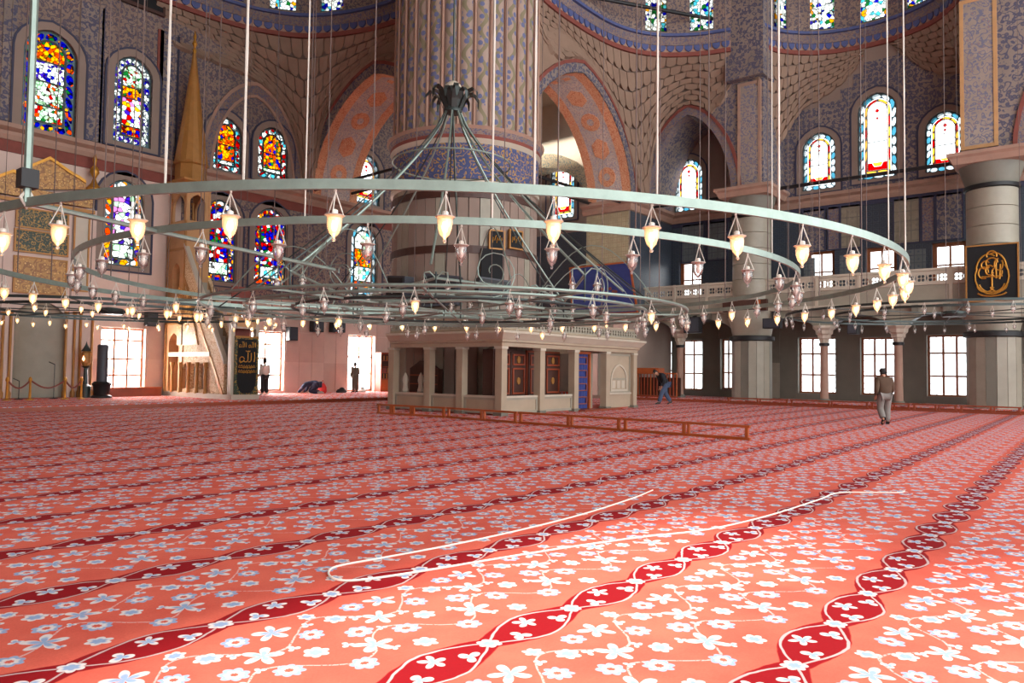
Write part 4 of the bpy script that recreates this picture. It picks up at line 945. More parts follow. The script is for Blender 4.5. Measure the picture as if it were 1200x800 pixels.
# wrought scrolls standing on the star
def scroll(p, u, h, r=.01):
    pts = []
    for i in range(26):
        t = i / 25; a = -PI / 2 + t * 3.6 * PI; q = h * .5 * (1 - .85 * t); pts.append(p + u * (q * math.cos(a)) + Z0 * (h * .5 + q * math.sin(a)))
    MB().tube(pts, r, 4).build('scroll', 'iron_ring', ch)
for k in range(8):
    a = base_a + PI / 4 * k + .3; p = Vector((C1.x, C1.y, Zh)) + Vector((math.cos(a), math.sin(a), 0)) * 3.4; scroll(p, Vector((-math.sin(a), math.cos(a), 0)), .85); 
    pts = [CH + Vector((math.cos(a), math.sin(a), 0)) * (2.0 + 2.4 * t) + Z0 * (.2 + 1.0 * math.sin(PI * t)) for t in [i / 12 for i in range(13)]]; MB().tube(pts, .011, 4).build('bracket_arc', 'iron_ring', ch)
# radial spoke bars to the outer ring, with the junction box on the thick rod
aJ, pJ = on_ring(C1, RO, 31)
for k, a in enumerate((aJ, aJ + PI, aJ - PI / 2)):
    u = Vector((math.cos(a), math.sin(a), 0)); MB().tube([C1 + u * RO, C1 + u * (RO - 2.6) - Z0 * .06, C1 + u * 3.6 - Z0 * .1], .03, 6).build('spoke_bar', 'iron_ring', ch)
MB().tube([pJ, pJ + Z0 * 26], .04, 6).build('suspension_rod', 'iron_ring', ch)
jb = MB(); jb.box(pJ.x - .085, pJ.x + .085, pJ.y - .085, pJ.y + .085, pJ.z + .16, pJ.z + .36); jb.build('junction_box', 'iron_black', ch)
MB().tube([pJ + Vector((0, 0, .16)), pJ + Vector((.06, 0, .05)), pJ + Vector((0, .0, -.06)), pJ + Vector((-.06, 0, .05)), pJ + Vector((0, 0, .14))], .02, 6).build('shackle', 'wire_pale', ch)
for px in (193, 284, 626, 771, 914, 1042, 1061): cable(C1, on_ring(C1, RO, px)[1], .0125, 'wire_pale', ch)
for px in (358, 577, 652, 745, 830, 905, 942, 120, 160): cable(C1b, on_ring(C1b, RI, px)[1], .009 if px != 577 else .0125, 'wire_pale' if px in (358, 577, 905) else 'wire_dark', ch)
for px in (20, 60, 105, 150, 236, 820, 960, 1010): cable(C1, on_ring(C1, RO, px, False)[1], .012, 'wire_dark', ch)
for px in (130, 250, 750, 850, 900): cable(C1b, on_ring(C1b, RI, px, False)[1], .012, 'wire_dark', ch)
for k in range(12):
    a = 2 * PI * k / 12; cable(CH, CH + Vector((math.cos(a), math.sin(a), 0)) * (4.9 if k % 2 else 3.2), .009, 'wire_dark', ch)
# lamps of the two big rings
def ringlamps(C, R, n, px0, lit, name, grp, sc):
    a0 = on_ring(C, R, px0)[0]; L = []
    for k in range(n):
        a = a0 + 2 * PI * k / n; p = Vector((C[0] + R * math.cos(a), C[1] + R * math.sin(a), C[2] - .05)); x, y, z = proj(p)
        if z < 1 or x < -40 or x > 1240: continue
        L.append((x, p, z < Vector((C[0], C[1])).length))
    for side in (True, False):
        S = sorted([q for q in L if q[2] == side])
        for i, (x, p, _) in enumerate(S):
            lt = lit if isinstance(lit, bool) else lit(x, side, i)
            lamp(p, lt, '%s glass lamp on the %s side of %s, %s from the left' % ('glowing' if lt else 'unlit', 'near' if side else 'far', name, nth(i)), grp, sc, random.uniform(-.05, .05), random.uniform(0, 6))
ringlamps(C1, RO, 51, 521, True, 'the outer ring', 'lamps of the outer chandelier ring', 1.0)
ringlamps(C1b, RI, 39, 432, lambda x, s, i: (not s) and i % 4 == 1, 'the inner ring', 'lamps of the inner chandelier ring', .95)
# hub lamps
i = 0
for R, n, dz, nm in ((4.9, 22, -.03, 'hub rim'), (4.1, 14, -.03, 'second hub hoop'), (2.3, 8, -.02, 'innermost hub frame')):
    L = []
    for k in range(n):
        a = 2 * PI * (k + .3) / n; p = CH + Vector((math.cos(a), math.sin(a), 0)) * R + Z0 * dz; L.append((proj(p)[0], p))
    for j, (x, p) in enumerate(sorted(L, key=lambda q: q[0])):
        lt = (j * 7) % 9 == 0
        lamp(p, lt, '%s glass cup lamp on the %s, %s from the left' % ('glowing' if lt else 'unlit clear', nm, nth(j)), 'lamps of the chandelier hub', .8, random.uniform(-.05, .05), random.uniform(0, 6))
L = sorted([(proj(p)[0], p) for p in cor + inn], key=lambda q: q[0])
for j, (x, p) in enumerate(L):
    for s_ in (-1, 1):
        q = p + R0 * (.22 * s_) - Z0 * .0; MB().tube([p, p + R0 * (.12 * s_) + Z0 * .12, q + Z0 * .1, q], .014, 5).build('lamp_arm', 'iron_ring', ch)
        lamp(q + Z0 * .02, False, 'unlit glass lamp on the %s arm of the %s hub star point from left' % ('left' if s_ < 0 else 'right', nth(j)), 'lamps on the star of the hub', .75, 0, random.uniform(0, 6))

def small_chandelier(C, rings, label, lname, lit, ncab, sc, col='iron_dark'):
    o = empty('ring_chandelier', (C[0], C[1], C[2] - .5), label, 'chandelier', 'ring chandeliers')
    L = []
    for R, n in rings:
        _ring(C, [(R - .02, -.04), (R + .02, -.04), (R + .02, .04), (R - .02, .04)], 72).build('lamp_ring', col, o)
        for k in range(n):
            a = 2 * PI * k / n; p = Vector((C[0] + R * math.cos(a), C[1] + R * math.sin(a), C[2] - .04)); x, y, z = proj(p)
            if z > 1 and -30 < x < 1230: L.append((x, p))
    R = rings[0][0]
    for k in range(8):
        a = 2 * PI * k / 8 + .2; u = Vector((math.cos(a), math.sin(a), 0)); MB().tube([Vector(C) + u * .4, Vector(C) + u * R], .02, 5).build('spoke_bar', col, o)
    MB().lathe([(.4, -.1), (.45, 0), (.4, .1), (.1, .15)], 14, C).build('hub', col, o)
    for k in range(ncab):
        a = 2 * PI * k / ncab + .1; p = Vector((C[0] + R * math.cos(a), C[1] + R * math.sin(a), C[2])); cable(C, p, .01, 'wire_dark', o, 24)
    for i, (x, p) in enumerate(sorted(L, key=lambda q: q[0])):
        lamp(p, lit, '%s small glass lamp on %s, %s from the left' % ('glowing' if lit else 'unlit', lname, nth(i)), 'lamps of ' + lname, sc, random.uniform(-.05, .05), random.uniform(0, 6), False)
small_chandelier((11.0, 26.5, 3.45), [(5.4, 30), (3.6, 18)], 'dark ring chandelier hanging before the prayer niche and pulpit', 'the chandelier near the pulpit', True, 14, .8)
small_chandelier((32.2, 4.3, 3.95), [(6.0, 32), (4.2, 16)], 'dark ring chandelier hanging before the side gallery', 'the chandelier near the side gallery', False, 16, .8)
# ------------------------------------------------------------------ marble tribune round the foot of the pier
TX, TY = 20.0, 16.5
TX1 = onY(741, 450, TY).x; TY1 = onX(461, 450, TX).y
tr = empty('marble_tribune', (TX, TY, 0), 'low marble tribune with open bays built round the foot of the fluted pier', 'tribune')
yl = [onX(p, 450, TX).y for p in (461, 503, 541)] + [TY]; xl = [TX] + [onY(p, 450, TY).x for p in (632, 672, 709, 741)]
fL, fR = frX(TX), frY(TY)
def post(x, y, parent=tr, w_=.15, top=2.45):
    o = MB().box(x - w_, x + w_, y - w_, y + w_, 0, top).build('post', 'marble_tribune', parent)
    MB().box(x - w_ - .04, x + w_ + .04, y - w_ - .04, y + w_ + .04, 0, .12).build('post_foot', 'marble_dark', o)
    MB().box(x - w_ - .03, x + w_ + .03, y - w_ - .03, y + w_ + .03, 2.36, 2.45).build('post_head', 'marble_pale', o)
for y in yl[:-1]: post(TX, y)
for x in xl: post(x, TY)
post(TX1, TY + 2.6); post(TX1, TY + 5.2); post(TX + 1.2, TY1 + .6)
def parapet(fr, a, b, z0=.05, z1=.62):
    o = MB().slab(fr, rect(a, b, z0, z1), (), .02, -.1).build('parapet_panel', 'marble_tribune', tr)
    MB().slab(fr, rect(a, b, z1, z1 + .07), (), .05, -.13).build('sill', 'marble_pale', o)
    MB().slab(fr, rect(a, b, z0, z1), [rect(a + .1, b - .1, z0 + .1, z1 - .08)], .045, 0).build('moulded_edge', 'marble_grey', o)
for a, b in zip(yl[::-1], yl[::-1][1:]): parapet(fL, a + .15, b - .15)
parapet(fR, xl[0] + .15, xl[1] - .15); parapet(fR, xl[1] + .15, xl[2] - .15)
# closed bay with blind relief arch
a, b = xl[3] + .15, xl[4] - .15
pn = MB().slab(fR, rect(a, b, .05, 2.45), (), -.02, -.14).build('blind_panel', 'marble_tribune', tr)
c_ = (a + b) / 2; w_ = (b - a) * .3
MB().slab(fR, arch(c_ - w_ - .09, c_ + w_ + .09, .75, 1.95), [arch(c_ - w_, c_ + w_, .84, 1.86)], .02, -.03).build('relief_arch', 'marble_pale', pn)
MB().slab(fR, rect(a + .06, b - .06, .68, 2.38), [rect(a + .14, b - .14, .76, 2.3)], .01, -.03).build('relief_frame', 'marble_grey', pn)
MB().slab(fR, rect(c_ - w_, c_ + w_, 1.25, 1.33), (), .01, -.03).build('relief_bar', 'marble_grey', pn)
for k in range(3): MB().slab(fR, rect(c_ - w_ + .05 + k * w_ * .64, c_ - w_ + w_ * .5 + k * w_ * .64, .88, 1.22), (), .0, -.03).build('relief_block', 'marble_pale', pn)
MB().slab(fR, rect(a, b, .62, .69), (), .04, -.1).build('sill', 'marble_pale', pn)
pa = [(TX, TY1), (TX, TY), (TX1, TY), (TX1, TY + 5.4)]
mould(pa, [(-.2, 2.45), (.16, 2.45), (.18, 2.58), (.24, 2.62), (.24, 2.7), (-.2, 2.7)]).build('architrave', 'marble_tribune', tr)
mould(pa, [(-.2, 2.7), (.26, 2.7), (.4, 2.86), (.46, 2.92), (.46, 3.0), (-.2, 3.0)]).build('cornice', 'marble_pale', tr)
mould(pa, [(-.1, 3.0), (.2, 3.0), (.24, 3.06), (.24, 3.1), (-.1, 3.1)]).build('plinth', 'marble_tribune', tr)
MB().box(TX, TX1, TY, TY + 2.4, 2.72, 2.98).build('roof_slab', 'marble_dark', tr); MB().box(TX, TX + 1.0, TY + 2.3, TY1, 2.72, 2.98).build('roof_slab', 'marble_dark', tr)
# pierced parapet on top, one panel per bay
def lattice(fr, a, b, z0=3.1, z1=3.42):
    n = max(2, int((b - a) / .2)); hs = []
    for i in range(n):
        c = a + (b - a) * (i + .5) / n
        for zz in (z0 + .1, z1 - .1): hs.append([(c + .06 * math.cos(t * PI / 3), zz + .06 * math.sin(t * PI / 3)) for t in range(6)])
    MB().slab(fr, rect(a, b, z0, z1), hs, .2, .12).build('pierced_panel', 'marble_grey', tr)
    MB().slab(fr, rect(a, b, z1, z1 + .07), (), .24, .08).build('top_rail', 'marble_tribune', tr)
for a, b in zip(yl[::-1], yl[::-1][1:]): lattice(fL, a, b)
for a, b in zip(xl, xl[1:]): lattice(fR, a, b)
MB().box(TX + .1, TX1, TY + .1, TY + 5, 0.0, .04).build('tribune_floor', 'platform_carpet', tr)
# step in front of the door
MB().box(xl[2] + .1, xl[3] + .6, TY - .5, TY, 0, .06).build('threshold', 'wood_red', tr)

def carved_cabinet(x0, x1, y0, label, mat='wood_dark'):
    o = empty('carved_cabinet', ((x0 + x1) / 2, y0 + .25, .04), label, 'cabinet', 'cabinets inside the tribune')
    MB().box(x0, x1, y0, y0 + .5, .04, 2.38).build('body', mat, o)
    xm = (x0 + x1) / 2; f = frY(y0)
    for a, b in ((x0 + .05, xm - .02), (xm + .02, x1 - .05)):
        d = MB().slab(f, rect(a, b, .12, 2.3), (), .05, 0).build('door', 'wood_dark', o)
        for z0, z1 in ((.2, .62), (.72, 1.7), (1.8, 2.22)): MB().slab(f, rect(a + .08, b - .08, z0, z1), [rect(a + .14, b - .14, z0 + .06, z1 - .06)], .09, .03).build('moulding', 'wood_red', d); MB().slab(f, [((a + b) / 2 + .1 * math.cos(t * PI / 4), (z0 + z1) / 2 + .14 * math.sin(t * PI / 4)) for t in range(8)], (), .08, .03).build('inlay', 'gold_dull', d)
    return o
carved_cabinet(xl[0] + .45, xl[1] + .1, TY + .75, 'dark carved cabinet seen through the first front bay of the tribune')
carved_cabinet(xl[1] + .2, xl[2] + .1, TY + .75, 'dark carved cabinet seen through the second front bay of the tribune', 'wood_red')
dr = empty('curtained_doorway', (xl[2] + .6, TY + .3, .04), 'doorway in the tribune closed by a deep blue patterned curtain', 'curtain')
x0, x1 = xl[2] + .2, xl[3] - .75; f = frY(TY + .3)
MB().slab(f, rect(x0, x1, .04, 2.42), [rect(x0 + .1, x1 - .1, .04, 2.32)], .06, -.06).build('frame', 'wood_orange', dr)
rows = [[(x0 + .1 + (x1 - x0 - .2) * i / 24, TY + .33 + .03 * math.sin(i * 1.6), z) for i in range(25)] for z in (.06, 2.32)]; cu = MB().grid(rows).build('curtain', 'cloth_blue', dr, True)
for z in (.4, .95, 1.5, 2.05): MB().slab(f, rect(x0 + .22, x1 - .22, z - .16, z + .16), [rect(x0 + .26, x1 - .26, z - .12, z + .12)], .02, -.01).build('red_motif', 'paint_red', cu)
MB().box(xl[3] - .72, xl[3] - .2, TY + .5, TY + .62, .04, 2.4).build('pale_jamb', 'marble_grey', tr)
bc = empty('low_bookcase', (TX + .8, TY1 - .9, 0), 'dark wooden bookcase seen through the far side bay of the tribune', 'bookcase')
yy0, yy1 = yl[1] + .25, yl[0] - .15
MB().box(TX + .75, TX + 1.0, yy0, yy1, .04, 1.62).build('body', 'wood_dark', bc)
for k in range(4): MB().box(TX + .7, TX + .76, yy0 + .05, yy1 - .05, .3 + k * .35, .34 + k * .35).build('shelf', 'wood_red', bc)
MB().slab(frX(TX + .75), [(yy0, 1.62), (yy1, 1.62), ((yy0 + yy1) / 2 + .2, 1.95), ((yy0 + yy1) / 2 - .2, 1.95)], (), .04, -.1).build('pediment', 'wood_dark', bc)
for k, px in enumerate((475, 493)):
    y = onX(px, 455, TX + .25).y; o = MB().lathe([(.12, .64), (.13, .72), (.1, .8), (.085, .95), (.12, 1.08), (.1, 1.22), (.04, 1.36), (.0, 1.42)], 14, (TX + .25, y, .07)).build('marble_finial', 'marble_pale', None, True)
    tag(o, ['white pointed marble finial on the tribune sill, farther from the near corner', 'white pointed marble finial on the tribune sill, nearer the near corner'][k], 'finial')
    MB().lathe([(.14, .62), (.14, .66), (.12, .68)], 14, (TX + .25, y, .07)).build('foot', 'marble_grey', o)

# ------------------------------------------------------------------ things fixed to the pier
def on_pier(px, py, extra=0.0):
    d = ray(px, py); R = 3.27 + extra; ox, oy = CAM.x - px_, CAM.y - py_; A = d.x ** 2 + d.y ** 2; B = 2 * (ox * d.x + oy * d.y); Cc = ox * ox + oy * oy - R * R
    t = (-B - math.sqrt(max(0, B * B - 4 * A * Cc))) / (2 * A); return CAM + d * t
def pier_fr(px, py, extra=.0):
    p = on_pier(px, py, extra); n_ = Vector((p.x - px_, p.y - py_, 0)).normalized(); t_ = Vector((-n_.y, n_.x, 0))
    return p, (lambda s, t, d: Vector((p.x, p.y, 0)) + t_ * s + Z0 * (p.z + t) + n_ * d)
for px, py, w_, h, lab in ((582, 281, .3, .34, 'small gilt-framed black calligraphy board on the pier, nearer the spotlight side'), (604, 281, .32, .34, 'small gilt-framed black calligraphy board on the pier, nearer the orange arch'), (577, 314, .5, .78, 'tall black cloth board hung on the pier under the small boards')):
    p, f = pier_fr(px, py, .05); o = MB().slab(f, rect(-w_, w_, -h, h), (), .04, -.02).build('wall_board', 'cloth_black'); tag(o, lab, 'board')
    if h < .5:
        MB().slab(f, rect(-w_ - .06, w_ + .06, -h - .06, h + .06), [rect(-w_, w_, -h, h)], .07, -.02).build('frame', 'gold_dull', o)
        mb = MB()
        for k in range(5): mb.tube([f(-w_ * .7 + k * w_ * .32, -h * .4 + .1 * (k % 2), .05), f(-w_ * .6 + k * w_ * .32, h * .3, .05), f(-w_ * .4 + k * w_ * .3, h * .5 * (k % 2), .05)], .02, 4)
        mb.build('lettering', 'gold', o)
for i, (px, py, w_, h, tl, lab) in enumerate(((474, 338, .62, .52, .3, 'grey loudspeaker on the pier nearest the stained windows'), (520, 341, .78, .66, -.2, 'large grey loudspeaker in the middle of the pier above the tribune'), (574, 341, .72, .5, .25, 'grey loudspeaker on the pier under the black cloth board'))):
    p, f = pier_fr(px, py, .12); o = empty('loudspeaker', p, lab, 'loudspeaker', 'loudspeakers on the pier')
    MB().slab(f, [(-w_, -h), (w_ * .85, -h * .9), (w_, h * .8), (-w_ * .8, h)], (), .5, 0).build('cabinet', 'speaker_grey', o)
    MB().slab(f, [(-w_ * .85, -h * .85), (w_ * .7, -h * .75), (w_ * .85, h * .65), (-w_ * .66, h * .85)], (), .54, .48).build('grille', 'speaker_black', o)
    MB().tube([f(0, 0, 0), f(0, -.1, -.2)], .05, 6).build('bracket', 'iron_black', o)

# ------------------------------------------------------------------ low wooden barriers
def barrier(p, q, label, group, h=.36, mids=(.5,), mat='wood_orange'):
    p, q = Vector(p), Vector(q); d = (q - p); L = d.length; d.normalize(); o = empty('low_barrier', ((p + q) / 2), label, 'barrier', group)
    nn = Vector((-d.y, d.x, 0)) * .035
    def bar(a, b, z0, z1, nm):
        a_, b_ = p + d * a, p + d * b; v = [a_ - nn, b_ - nn, b_ + nn, a_ + nn]
        MB().add([x + Z0 * z0 for x in v] + [x + Z0 * z1 for x in v], [(0, 1, 2, 3), (4, 5, 6, 7), (0, 1, 5, 4), (1, 2, 6, 5), (2, 3, 7, 6), (3, 0, 4, 7)]).build(nm, mat, o)
    bar(0, L, .0, .07, 'bottom_rail'); bar(0, L, h - .06, h, 'top_rail')
    for t in (.04, ) + tuple(m * L for m in mids) + (L - .12,): bar(t, t + .08, .07, h - .06, 'post')
    for m in mids: bar(m * L + .14, m * L + .2, .07, h - .06, 'post')
un = [(441, 484.5), (523, 489.5), (607, 496), (729, 505), (880, 516)]
lab = ['low orange wooden barrier before the tribune, farthest from the near corner', 'low orange wooden barrier before the tribune side bays', 'low orange wooden barrier at the near corner of the tribune', 'low orange wooden barrier running out past the tribune doorway']
for k in range(4): barrier(onZ(un[k][0] + 1, un[k][1], 0), onZ(un[k + 1][0] - 1, un[k + 1][1], 0), lab[k], 'barriers before the tribune', .36, (.5,) if k else (.2, .5))
xs_ = (851, 925, 1019, 1068, 1123, 1198)
for k in range(5): barrier((37.3, onX(xs_[k] + 1, 470, 37.3).y, 0), (37.3, onX(xs_[k + 1] - 1, 470, 37.3).y, 0), 'low red-brown barrier along the gallery step, %s from the thick middle column' % nth(k), 'barriers along the gallery step', .34, (.5,), 'wood_red')

# ------------------------------------------------------------------ banner, calligraphy board, wooden railing
P4 = [onX(x, y, BX - .1) for x, y in ((669, 315), (737, 308), (746, 365), (672, 368))]
f = frX(BX - .1); q4 = [(p.y, p.z) for p in P4]
bn = MB().slab(f, q4, (), .02, -.02).build('blue_banner', 'cloth_blue'); tag(bn, 'large dark blue framed cloth hanging on the green tiled buttress', 'banner')
cx_ = sum(a for a, b in q4) / 4; cz_ = sum(b for a, b in q4) / 4
MB().slab(f, [(cx_ + (a - cx_) * 1.05, cz_ + (b - cz_) * 1.07) for a, b in q4], [q4], .05, -.04).build('frame', 'wood_orange', bn)
for k in range(10):
    a, b = cx_ + random.uniform(-1, 1), cz_ + random.uniform(-.8, .8); MB().slab(f, [(a + .12 * math.cos(t * PI / 3), b + .1 * math.sin(t * PI / 3)) for t in range(6)], (), .03, 0).build('rust_blossom', 'paint_red', bn)
X8 = SX + .2 - 1.2; B4 = [onX(x, y, X8) for x, y in ((1133, 290), (1193, 350))]
y0_, y1_ = sorted((B4[0].y, B4[1].y)); z0_, z1_ = B4[1].z, B4[0].z; f = frX(X8)
cb_ = MB().slab(f, rect(y0_, y1_, z0_, z1_), (), .04, -.08).build('calligraphy_board', 'cloth_black'); tag(cb_, 'square black board with a round gold calligraphy on the right column', 'board')
MB().slab(f, rect(y0_ - .06, y1_ + .06, z0_ - .06, z1_ + .06), [rect(y0_, y1_, z0_, z1_)], .08, -.08).build('frame', 'gold_dull', cb_)
def strokes(par, f, box, S, r, d=.05, mat='gold', flip=False):
    a0, a1, c0, c1 = box; mb = MB()
    for s in S: mb.tube([f((a1 - x * (a1 - a0)) if flip else (a0 + x * (a1 - a0)), c0 + y * (c1 - c0), d) for x, y in s], r, 5)
    return mb.build('lettering', mat, par, True)
def arcp(cx, cy, rx, ry, a, b, n=12): return [(cx + rx * math.cos(math.radians(a + (b - a) * i / n)), cy + ry * math.sin(math.radians(a + (b - a) * i / n))) for i in range(n + 1)]
rnd = [arcp(.5, .42, .4, .36, 150, 400), arcp(.42, .52, .3, .36, 60, 170), arcp(.56, .5, .3, .4, 10, 110), arcp(.5, .3, .3, .2, 190, 350), arcp(.35, .25, .2, .14, 170, 340), arcp(.65, .25, .2, .14, 200, 370),
       arcp(.3, .5, .12, .12, 0, 300), arcp(.45, .55, .1, .1, 40, 330), arcp(.62, .5, .12, .1, 90, 380), arcp(.5, .7, .14, .1, 0, 250), arcp(.35, .66, .1, .08, 30, 330), arcp(.66, .66, .1, .12, 90, 400),
       [(.6, .38), (.6, .68), (.62, .74)], [(.68, .36), (.7, .66)], [(.5, .2), (.5, .5)], [(.25, .42), (.75, .42)], arcp(.5, .12, .36, .1, 200, 340), arcp(.5, .85, .12, .09, -20, 200)]
strokes(cb_, f, (y0_ + .15, y1_ - .15, z0_ + .12, z1_ - .12), rnd, .035, .06, 'gold', True)
rw = empty('wooden_railing', (38.6, 20.2, .17), 'wooden reading enclosure with slatted railing under the gallery', 'railing')
ya, yz = sorted((onX(744, 455, 38.4).y, onX(793, 455, 38.4).y))
for k in range(14): yy = ya + (yz - ya) * k / 13; MB().box(38.38, 38.44, yy - .03, yy + .03, .25, 1.5).build('slat', 'wood_orange' if k % 4 == 0 else 'wood_red', rw)
MB().box(38.34, 38.5, ya, yz, 1.5, 1.58).build('top_rail', 'wood_orange', rw); MB().box(38.34, 38.5, ya, yz, .17, .27).build('bottom_rail', 'wood_red', rw)
MB().box(38.3, 39.0, yz - 1.6, yz, 1.58, 1.85).build('lectern_box', 'wood_orange', rw); MB().box(38.9, 38.96, ya, yz, .25, 1.3).build('back_board', 'wood_dark', rw)
# dark boxes (loudspeakers) under the gallery
for k, (px, py, w_, h) in enumerate(((813, 381, .8, .45), (906, 379, .75, .26), (1000, 384, .35, .32))):
    p = onX(px, py, SX - (1.35 if k == 1 else .5)); f = frX(p.x); o = MB().slab(f, rect(p.y - w_ * .6, p.y + w_ * .6, p.z - h, p.z + h), (), .3, -.4 if k == 2 else -.1).build('loudspeaker', 'speaker_black'); tag(o, ['black loudspeaker under the gallery beside the slender column near the buttress', 'wide black loudspeaker on the capital of the thick middle column', 'small black loudspeaker under the gallery beside the lone slender column'][k], 'loudspeaker', 'loudspeakers under the gallery')
    MB().slab(f, rect(p.y - w_ * .52, p.y + w_ * .52, p.z - h * .85, p.z + h * .85), (), .34, .28).build('grille', 'speaker_grey', o)
    MB().tube([(p.x - .1, p.y, p.z + h - .02), (p.x - .1, p.y, 4.8), (SX - .12, p.y, 4.85)], .04, 6).build('bracket', 'iron_black', o)
pbx = onX(875, 352, SX - .9); o = MB().box(pbx.x - .05, pbx.x + .25, yB - 1.2, yB + 1.2, 4.95, 5.55).build('wooden_beam_box', 'wood_dark'); tag(o, 'dark wooden box fixed across the thick middle column at balcony level', 'box')
MB().box(pbx.x - .1, pbx.x - .05, yB - .9, yB - .7, 4.98, 5.52).build('slat', 'wood_orange', o)
# ------------------------------------------------------------------ pulpit (minbar)
MX = 17.45; fm = frX(MX)
def mp(px, py): p = onX(px, py, MX); return (p.y, p.z)
mb_ = empty('pulpit', (MX + .6, 32, .17), 'tall gilded stone pulpit with stair, arcade and conical spire', 'pulpit')
ya_, za_ = mp(261, 458); yt_, zt_ = mp(204, 285)
yf = 29.6; W2 = 1.15
zg = .17
# plinth and side wall under the stair (two cheeks)
MB().box(MX - .1, MX + W2 + .1, yf - .1, 35.6, zg, zg + .22).build('plinth', 'marble_pale', mb_)
slope = (zt_ - za_) / (yt_ - ya_)
def stz(y): return za_ + (y - ya_) * slope
for X, nm in ((MX, 'side_wall'), (MX + W2, 'side_wall')):
    f_ = frX(X); y4 = 34.1
    arcs = []; a0_, a1_ = mp(242, 440)[0], mp(203, 440)[0]
    for k in range(4):
        u0 = a0_ + (a1_ - a0_) * (k + .14) / 4; u1 = a0_ + (a1_ - a0_) * (k + .86) / 4; arcs.append(arch(u0, u1, zg + .4, 1.75, 8, None, .25))
    out = [(ya_ - .1, zg + .2), (y4, zg + .2), (y4, stz(y4)), (ya_ - .1, max(zg + .25, stz(ya_ - .1)))]
    MB().slab(f_, out, [h for h in arcs if max(p[0] for p in h) < y4 and min(p[0] for p in h) > ya_ + .1], 0, -.18).build(nm, 'carved_ochre', mb_)
# mouldings of the visible cheek: stair string, balustrade band, carved panel, arcade capitals
def diag(y0, y1, d0, d1, z0, z1, nm, m): MB().slab(fm, [(y0, stz(y0) + z0), (y1, stz(y1) + z0), (y1, stz(y1) + z1), (y0, stz(y0) + z1)], (), d0, d1).build(nm, m, mb_)
y4 = 34.1
diag(ya_ - .1, y4, .06, -.2, -.22, .05, 'stair_string', 'gold_dull'); diag(ya_ - .1, y4, .03, -.12, .05, 1.35, 'balustrade', 'carved_ochre'); diag(ya_ - .1, y4, .07, -.16, 1.35, 1.52, 'hand_rail', 'marble_pale')
q0, q1 = mp(236, 400), mp(210, 372)
tri = [(mp(233, 404)[0], mp(233, 404)[1]), (mp(208, 404)[0], mp(233, 404)[1]), (mp(208, 404)[0], mp(210, 350)[1] + .6), (mp(219, 404)[0], mp(210, 350)[1] + .2)]
MB().slab(fm, tri, (), .05, -.01).build('carved_panel', 'gold_relief', mb_)
a, b = mp(247, 415)[0], mp(199, 415)[0]; zz = mp(222, 415)[1]
MB().slab(fm, rect(a, b, zz - .1, zz + .1), (), .08, -.1).build('string_course', 'marble_pale', mb_)
for k in range(5):
    y = a0_ + (a1_ - a0_) * k / 4; MB().lathe([(.09, zg + .2), (.07, zg + .35), (.06, 1.5), (.1, 1.7), (.12, 1.8)], 10, (MX - .06, y, 0)).build('colonnette', 'gold_dull', mb_, True)
for k in range(16):
    y0_s = yf + .35 + k * (34.1 - yf - .4) / 16; MB().box(MX + .15, MX + W2 - .15, y0_s, y0_s + .3, zg, max(zg + .2, stz(y0_s + .3) - .3)).build('step', 'marble_grey', mb_)
# tower body, passage, canopy and spire
ty0, ty1 = 34.0, 35.75; tc = (MX + W2 / 2, (ty0 + ty1) / 2)
bz = 8.6
tb = MB().slab(frX(MX), rect(ty0, ty1, zg + .2, bz), [arch(ty0 + .45, ty1 - .35, zg + .25, 3.2, 10, None, .3), arch(ty0 + .55, ty1 - .5, 5.0, 6.6, 8, None, .3)], 0, -W2).build('tower', 'ochre_stone', mb_)
for z in (3.6, 4.6, 7.2): MB().slab(frX(MX), rect(ty0 - .04, ty1, z, z + .12), (), .05, -.02).build('tower_moulding', 'gold_dull', mb_)
for s0, s1 in ((ty0, ty0 + .12), (ty1 - .12, ty1)): MB().slab(frX(MX), rect(s0, s1, zg + .2, bz), (), .05, -.02).build('corner_strip', 'gold_dull', mb_)
R8 = .62
for sx in (-1, 1):
    for sy in (-1, 1): MB().lathe([(.08, bz), (.06, bz + .2), (.06, bz + 1.0), (.11, bz + 1.2)], 8, (tc[0] + sx * .5, tc[1] + sy * .62, 0)).build('canopy_column', 'gold_dull', mb_, True)
for X in (MX + .02, MX + W2 - .02): MB().slab(frX(X), rect(ty0 + .1, ty1 - .1, bz, bz + 1.75), [arch(ty0 + .35, ty1 - .35, bz + .05, bz + 1.35, 10, None, .35)], 0, -.1).build('canopy_arch', 'ochre_stone', mb_)
MB().slab(frY(ty0 + .12), rect(MX, MX + W2, bz, bz + 1.75), [arch(MX + .2, MX + W2 - .2, bz + .05, bz + 1.35, 10, None, .35)], 0, -.1).build('canopy_arch', 'ochre_stone', mb_)
cz = bz + 1.75
mould([(MX - .05, ty1), (MX - .05, ty0), (MX + W2 + .05, ty0), (MX + W2 + .05, ty1)], [(-.6, cz), (0, cz), (.28, cz + .14), (.3, cz + .24), (-.6, cz + .3)], True).build('eaves', 'gold_dull', mb_)
cc = (tc[0], tc[1], 0); rb8 = .78
MB().lathe([(rb8, cz + .2), (rb8, cz + .35), (rb8 * .93, cz + .38), (rb8 * .93, cz + 1.1), (rb8 * 1.04, cz + 1.16), (rb8 * 1.04, cz + 1.26)], 8, cc, PI / 8, 2 * PI + PI / 8).build('spire_drum', 'gold_dull', mb_)
zapex = onY(225, 62, tc[1]).z
spm = MB().lathe([(rb8 * 1.0, cz + 1.26), (rb8 * .55, cz + 1.26 + (zapex - cz - 1.26) * .46), (rb8 * .1, zapex)], 16, cc, PI / 8, 2 * PI + PI / 8); spm.build('spire', 'gold_dull', mb_)
